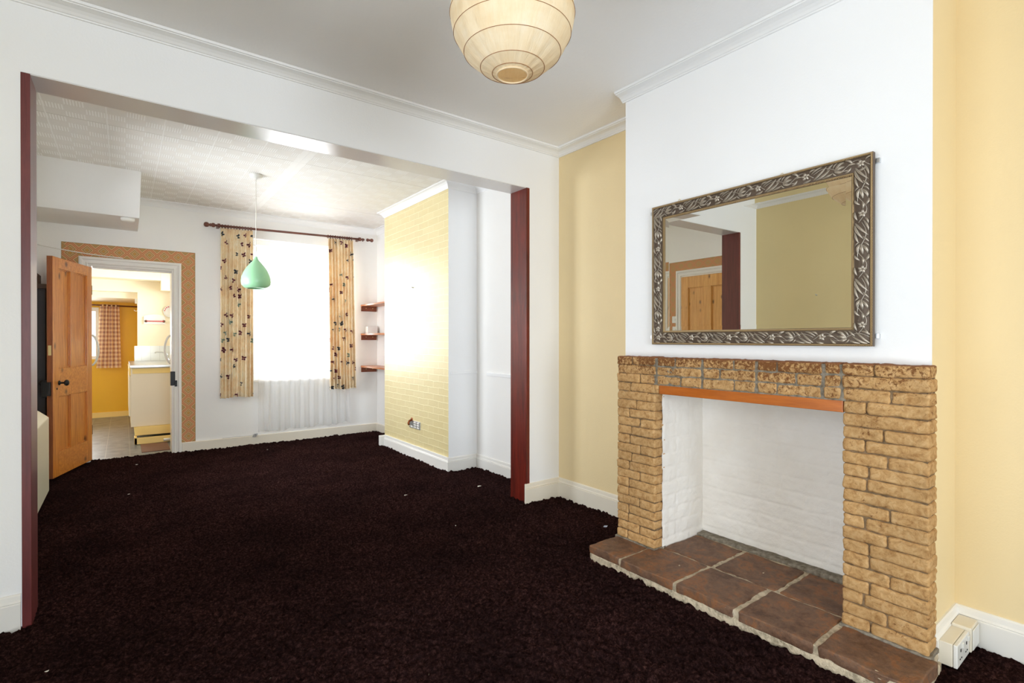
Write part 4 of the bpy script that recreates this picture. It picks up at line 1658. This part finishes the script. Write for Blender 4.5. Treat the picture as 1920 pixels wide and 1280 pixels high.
# socket on the rear chimney breast
so = thing('wall_socket', 'loose metal-clad socket plate with copper pipe stub low on the brick wallpaper', 'socket', (XB, 4.78, 0.33))
b = MB()
b.box(XB - 0.007, XB + 0.001, 4.665, 4.905, 0.292, 0.372)
b.build('plate', M_steel, so, bevel=0.002)
for i in range(3):
    for j in range(3):
        if i == 2 and j > 0:
            continue
        b = MB()
        b.box(XB - 0.010, XB - 0.0065, 4.685 + i * 0.07, 4.735 + i * 0.07, 0.299 + j * 0.024, 0.315 + j * 0.024)
        b.build('slot_cover', M_plastic, so, bevel=0.001)
b = MB()
b.tube([(XB + 0.002, 4.862, 0.372), (XB - 0.03, 4.858, 0.366), (XB - 0.045, 4.850, 0.345), (XB - 0.040, 4.845, 0.325)], 0.011, 12)
b.lathe([(0.024, 0), (0.024, -0.004), (0.010, -0.006)], (XB, 4.862, 0.374), 'X', 20)
M_copper = Mat('tarnished_copper', sr(140, 78, 42), 0.4, 0.8).m
b.build('pipe_stub', M_copper, so, smooth=True)

# light switch near the reflected door
so = thing('light_switch', 'white square light switch beside the closed pine door reflected in the mirror', 'light switch', (XL, 4.0, 1.45))
b = MB()
b.box(XL + 0.001, XL + 0.010, 3.958, 4.042, 1.408, 1.492)
b.build('switch_plate', M_plastic, so, bevel=0.002)
b = MB()
b.box(XL + 0.010, XL + 0.015, 3.993, 4.007, 1.438, 1.462)
b.build('rocker', M_plastic, so, bevel=0.001)

# hooks and nails
def nail(lab, p, n, L=0.02, r=0.003):
    b = MB()
    p = Vector(p)
    n = Vector(n)
    b.tube([p, p + n * L, p + n * (L + 0.006) + Vector((0, 0, 0.010))], r, 8)
    b.lathe([(0, 0), (0.007, 0.0), (0.006, 0.003), (0, 0.003)], p, tuple(n), 12)
    tag(b.build('wall_hook', M_steel, smooth=True, base=tuple(p)), lab, 'hook')


nail('small metal hook high on the brick-pattern wallpaper of the rear chimney', (XB, 4.825, 1.735), (-1, 0, 0), 0.015, 0.004)
nail('upper hook on the left wall, seen only in the mirror', (XL, 2.338, 1.638), (1, 0, 0))
nail('lower hook on the left wall, seen only in the mirror', (XL, 2.332, 1.336), (1, 0, 0))
# picture wire loops over the mirror
for yy, lab in ((1.655, 'faint brass picture loop above the mirror frame, the left one'), (1.118, 'faint brass picture loop above the mirror frame, the right one')):
    b = MB()
    pts = [(XB - 0.004, yy + 0.007 * math.cos(a), 1.942 + 0.010 * math.sin(a)) for a in [i * PI / 8 for i in range(9)]]
    b.tube(pts, 0.0011, 6)
    tag(b.build('picture_hook', M_brass, smooth=True, base=(XB, yy, 1.94)), lab, 'hook')

# crumpled cable on rear skirting
b = MB()
pts = []
for i in range(60):
    t = i / 59
    pts.append((1.205 + 0.028 * math.cos(t * 31) * (0.4 + 0.6 * math.sin(5 * t)) + 0.010 * t, YB - 0.030 + 0.008 * math.sin(t * 23), 0.098 + 0.018 * math.sin(t * 37) + 0.004))
b.tube(pts, 0.0022, 5)
pts = [(1.20 - 0.32 * t, YB - 0.022, 0.106 - 0.003 * math.sin(9 * t)) for t in [i / 12 for i in range(13)]]
b.tube(pts, 0.002, 5)
M_gcable = Mat('grey_cable', (0.42, 0.43, 0.45), 0.5).m
tag(b.build('loose_cable', M_gcable, smooth=True, base=(1.2, YB - 0.03, 0.1)), 'crumpled grey wire bunched on the skirting under the rear window', 'cable')

# scraps on the carpet
M_scrap = Mat('paper_scrap', (0.75, 0.70, 0.60), 0.8).m
M_petal = Mat('pale_blue_scrap', (0.52, 0.60, 0.80), 0.6).m


def scrap(lab, x, y, s, mat=M_scrap, z=0.010):
    b = MB()
    r_ = random.Random(int(x * 1000 + y * 77))
    n = 7
    top = [(x + s * r_.uniform(.5, 1) * math.cos(2 * PI * k / n), y + 0.6 * s * r_.uniform(.5, 1) * math.sin(2 * PI * k / n), z + r_.uniform(0.003, 0.008)) for k in range(n)]
    bot = [(p[0], p[1], p[2] - 0.0025) for p in top]
    fs = [tuple(range(n)), tuple(range(2 * n - 1, n - 1, -1))] + [(i, i + n, (i + 1) % n + n, (i + 1) % n) for i in range(n)]
    b.add(top + bot, fs)
    tag(b.build('paper_scrap', mat, base=(x, y, z)), lab, 'scrap')


scrap('pale blue scrap on the carpet by the left end of the fireplace', 2.445, 2.245, 0.022, M_petal)
scrap('beige scrap on the carpet left of the glossy red board', 2.30, 3.48, 0.022)
scrap('tiny pale scrap on the carpet in front of the rear chimney', 1.72, 3.62, 0.014)
scrap('small cream crumb on the carpet near the left red board', -0.22, 2.47, 0.007)
scrap('small white crumb on the carpet below the open pine door', 0.03, 4.93, 0.011)
scrap('small white crumb on the carpet before the kitchen threshold', 0.10, 6.05, 0.010)
scrap('tiny white crumb on the carpet between the boards', 1.69, 2.83, 0.006)
scrap('tiny white crumb on the carpet under the rear window', 1.24, 6.02, 0.009)

# ================================================================== KITCHEN BEYOND
KZ = 2.36
YK = 9.05
b = MB()
b.box(0.163, 1.2, YK, YK + 0.10, 0, KZ)
b.box(-1.3, 0.163, YK, YK + 0.10, 1.875, KZ)
struct(b.build('wall_kitchen_far', M_kcream))
b = MB()
b.box(-1.3, 0.424, YK - 0.30, YK - 0.001, 2.035, KZ - 0.001)
struct(b.build('trim_kitchen_beam', M_kcream))
b = MB()
b.box(-1.3, 1.25, YB + T, YK + 0.1, KZ, KZ + 0.1)
b.box(-1.3, 1.25, YK + 0.1, 10.3, 1.79, 1.89)
struct(b.build('ceiling_kitchen', M_kcream))
b = MB()
b.box(-0.384 - 0.95, -0.384, 10.2, 10.3, 0, 0.90)
b.box(-0.384 - 0.95, -0.384, 10.2, 10.3, 1.70, 1.9)
b.box(-1.40, -1.25, 10.2, 10.3, 0.9, 1.7)
b.box(-0.300, 0.60, 10.2, 10.3, 0, 1.9)
b.box(-0.384, -0.300, 10.2, 10.3, 0, 0.90)
b.box(-0.384, -0.300, 10.2, 10.3, 1.70, 1.9)
struct(b.build('wall_kitchen_end', M_ochre))
b = MB()
b.box(-1.25, -0.30, 10.22, 10.26, 0.90, 0.95)
b.box(-1.25, -0.30, 10.22, 10.26, 1.64, 1.70)
b.box(-1.25, -1.20, 10.22, 10.26, 0.95, 1.64)
b.box(-0.34, -0.30, 10.22, 10.26, 0.95, 1.64)
w3 = struct(b.build('window_3', M_gloss))
b = MB()
b.box(-1.20, -0.34, 10.238, 10.242, 0.95, 1.64)
b.build('pane', M_glass, w3)
b = MB()
b.box(0.26, 0.36, YK + 0.1, 10.2, 0, 1.79)
struct(b.build('wall_kitchen_end_side', M_ochre))
b = MB()
b.box(-1.4, -1.3, YB + T, 10.3, 0, KZ)
struct(b.build('wall_kitchen_left', M_kcream))
# right kitchen wall with a window
b = MB()
kx = 0.86
b.box(kx, kx + 0.12, YB + T, 7.5, 0, KZ)
b.box(kx, kx + 0.12, 8.75, YK, 0, KZ)
b.box(kx, kx + 0.12, 7.5, 8.75, 0, 1.15)
b.box(kx, kx + 0.12, 7.5, 8.75, 2.1, KZ)
struct(b.build('wall_kitchen_right', M_kcream))
b = MB()
for (y0, y1, z0, z1) in ((7.5, 8.75, 1.15, 1.20), (7.5, 8.75, 2.05, 2.10), (7.5, 7.55, 1.2, 2.05), (8.70, 8.75, 1.2, 2.05)):
    b.box(kx + 0.04, kx + 0.08, y0, y1, z0, z1)
w4 = struct(b.build('window_4', M_gloss))
b = MB()
b.box(kx + 0.058, kx + 0.062, 7.55, 8.70, 1.2, 2.05)
b.build('pane', M_glass, w4)
b = MB()
b.box(-1.3, 0.26, 10.18, 10.2, -0.01, 0.075)
struct(b.build('baseboard_kitchen', M_kyellow, bevel=0.003))

# base unit
un = thing('kitchen_base_unit', 'cream kitchen base unit with worn yellow plinth, seen through the doorway', 'cabinet', (0.4, 8.0, 0))
b = MB()
b.box(0.070, kx - 0.002, 7.50, YK - 0.001, 0.175, 0.870)
b.build('carcass', M_unit, un, bevel=0.003)
b = MB()
b.box(0.085, 0.50, 7.494, 7.4995, 0.80, 0.86)
b.build('edging_strip', M_kyellow, un, bevel=0.002)
for (y0, y1) in ((7.53, 8.02), (8.03, 8.52), (8.53, 9.0)):
    b = MB()
    b.box(0.052, 0.069, y0, y1, 0.30, 0.77)
    d_ = b.build('cupboard_door', M_unit, un, bevel=0.003)
    b = MB()
    b.box(0.052, 0.069, y0, y1, 0.785, 0.865)
    b.build('drawer_front', M_kyellow, un, bevel=0.003)
b = MB()
b.box(0.105, kx - 0.002, 7.46, YK - 0.001, 0.075, 0.174)
b.box(0.100, kx - 0.002, 7.285, 7.315, 0.0, 0.072)
b.box(0.100, 0.125, 7.285, 7.5, 0.0, 0.072)
b.box(0.126, kx - 0.002, 7.316, 7.46, 0.0, 0.045)
b.build('plinth', M_kyellow, un, bevel=0.002)
b = MB()
b.box(0.15, kx - 0.01, 7.33, 7.45, 0.0455, 0.050)
b.build('bare_board', M_terra, un)
b = MB()
b.box(0.060, kx - 0.002, 7.46, YK - 0.001, 0.872, 0.900)
wt = tag(b.build('worktop', M_steel, base=(0.4, 8.0, 0.872), bevel=0.004), 'grey steel sink worktop along the kitchen units', 'worktop')
b = MB()
b.box(0.126, kx - 0.002, YK - 0.012, YK - 0.0005, 0.901, 1.112)
o = b.build('tile_splashback', M_gtile, base=(0.4, YK - 0.01, 0.901))
tag(o, 'strip of small white glazed tiles above the kitchen worktop', 'splashback')
# tap
tp_ = thing('kitchen_tap', 'chrome swan-neck tap over the kitchen worktop', 'tap', (0.50, 8.72, 0.90))
b = MB()
b.tube([(0.50, 8.72, 0.90), (0.50, 8.72, 0.98), (0.48, 8.72, 1.012), (0.43, 8.73, 1.028), (0.37, 8.74, 1.030), (0.352, 8.742, 1.015)], 0.009, 10)
b.build('spout', M_steel, tp_, smooth=True)
b = MB()
b.lathe([(0.03, 0), (0.028, 0.02), (0.016, 0.03), (0.014, 0.06)], (0.50, 8.72, 0.90), 'Z', 20)
b.build('tap_base', M_steel, tp_, smooth=True)
# kitchen roll holder
rh = thing('towel_rail_plaque', 'white arched wall plaque with red rail on the kitchen wall', 'towel holder', (0.37, YK - 0.01, 1.49))
b = MB()
x0_, x1_ = 0.236, 0.488
n = 14
fr_ = [(x0_, 1.425), (x1_, 1.425), (x1_, 1.535)] + [(x1_ - (x1_ - x0_) * i / n, 1.540 + 0.028 * math.sin(PI * i / n)) for i in range(1, n)] + [(x0_, 1.535)]
v1 = [(x, YK - 0.016, z) for x, z in fr_]
v2 = [(x, YK - 0.001, z) for x, z in fr_]
k = len(fr_)
b.add(v1 + v2, [tuple(range(k)), tuple(range(2 * k - 1, k - 1, -1))] + [(i, i + k, (i + 1) % k + k, (i + 1) % k) for i in range(k)])
b.build('plaque', M_plastic, rh)
b = MB()
b.tube([(x0_ + 0.03, YK - 0.04, 1.468), (x1_ - 0.02, YK - 0.04, 1.468)], 0.0065, 10)
b.build('rail', M_red, rh, smooth=True)
b = MB()
for xx in (x0_ + 0.025, x1_ - 0.015):
    b = MB()
    b.lathe([(0.018, 0.0), (0.018, 0.006), (0.006, 0.030), (0.0, 0.030)], (xx, YK - 0.016, 1.468), (0, -1, 0), 12)
    b.build('rail_end', M_rod, rh, smooth=True)
# plate
pl = thing('wall_plate', 'round white flowered plate hung on the kitchen wall by the window', 'plate', (0.545, YK - 0.02, 1.61))
b = MB()
b.lathe([(0.0, 0.004), (0.045, 0.004), (0.060, 0.010), (0.088, 0.016), (0.090, 0.013), (0.060, 0.004), (0.0, 0.0)], (0.555, YK - 0.003, 1.615), (0, -1, 0), 32)
b.build('dish', M_plastic, pl, smooth=True)
b = MB()
for k_ in range(5):
    a = 1.6 + k_ * 0.35
    b.lathe([(0.0, 0), (0.008, 0.0), (0.007, 0.002), (0, 0.002)], (0.555 + 0.072 * math.cos(a), YK - 0.018, 1.615 + 0.072 * math.sin(a)), (0, -1, 0), 10)
b.build('flower_print', M_red, pl)
# boiler box
b = MB()
b.box(0.426, kx - 0.002, 8.78, YK - 0.002, 1.900, KZ - 0.002)
tag(b.build('boiler_box', M_kcream, base=(0.6, 8.9, 1.9), bevel=0.004), 'white boxed-in cupboard high in the kitchen corner', 'box')
# grab handles
for (xx, sg, lab) in ((DX1 + 0.0, -1, 'white grab handle at the right side of the kitchen doorway'), (DX0 + 0.006, 1, 'white grab handle at the left side of the kitchen doorway')):
    b = MB()
    pts = []
    for i in range(17):
        t = i / 16
        pts.append((xx + sg * (0.003 + 0.052 * math.sin(PI * t) ** 0.6), YB + T - 0.015, 0.94 + 0.31 * t))
    b.tube(pts, 0.010, 10)
    tag(b.build('grab_handle', M_plastic, smooth=True, base=(xx, YB + T, 0.94)), lab, 'handle')
# gingham curtain and pole
b = MB()


def gf(u, v):
    z = 0.765 + (1.745 - 0.765) * v
    wsc = 1 - 0.22 * v
    x = -0.330 + (0.305) * u * wsc + 0.045 * v
    return (x, 10.10 + 0.018 * math.sin(2 * PI * 4.3 * u + 0.8 * v) + 0.008 * math.sin(30 * u), z)


b.grid(gf, 90, 50, 0, lambda u, v: (u * 0.42, v * 0.98))
tag(b.build('gingham_curtain', M_gingham, smooth=True, base=(-0.17, 10.10, 0.765)), 'short brown and cream gingham curtain at the far kitchen window', 'curtain')
b = MB()
b.tube([(-1.0, 10.10, 1.742), (0.25, 10.10, 1.722)], 0.011, 12)
tag(b.build('curtain_rail', M_rod, smooth=True, base=(-0.2, 10.10, 1.73)), 'thin brown curtain rail over the far kitchen window', 'curtain pole')
b = MB()
b.box(0.160, 0.175, 9.16, 9.20, 1.70, 1.79)
b.rbox(0.135, 0.162, 9.152, 9.19, 1.72, 1.80, 0.004, 0, 0.05)
tag(b.build('rail_bracket', M_plastic, base=(0.15, 9.18, 1.72)), 'small white bracket at the right end of the kitchen curtain rail', 'bracket')
b = MB()
b.tube([(0.146 + 0.02 * math.cos(a), 9.12, 1.63 + 0.02 * math.sin(a)) for a in [PI + i * 1.1 * PI / 8 for i in range(9)]], 0.0035, 8)
tag(b.build('cup_hook', M_plastic, smooth=True, base=(0.15, 9.12, 1.64)), 'white hook hanging at the edge of the ochre kitchen wall', 'hook')
b = MB()
b.tube([(0.375, 7.26, 0.030), (0.46, 7.26, 0.034)], 0.016, 12)
tag(b.build('waste_pipe', M_plastic, smooth=True, base=(0.4, 7.26, 0.03)), 'short white waste pipe lying by the yellow plinth', 'pipe')

for o in list(bpy.data.objects):
    if '_w' in o.keys():
        del o['_w']
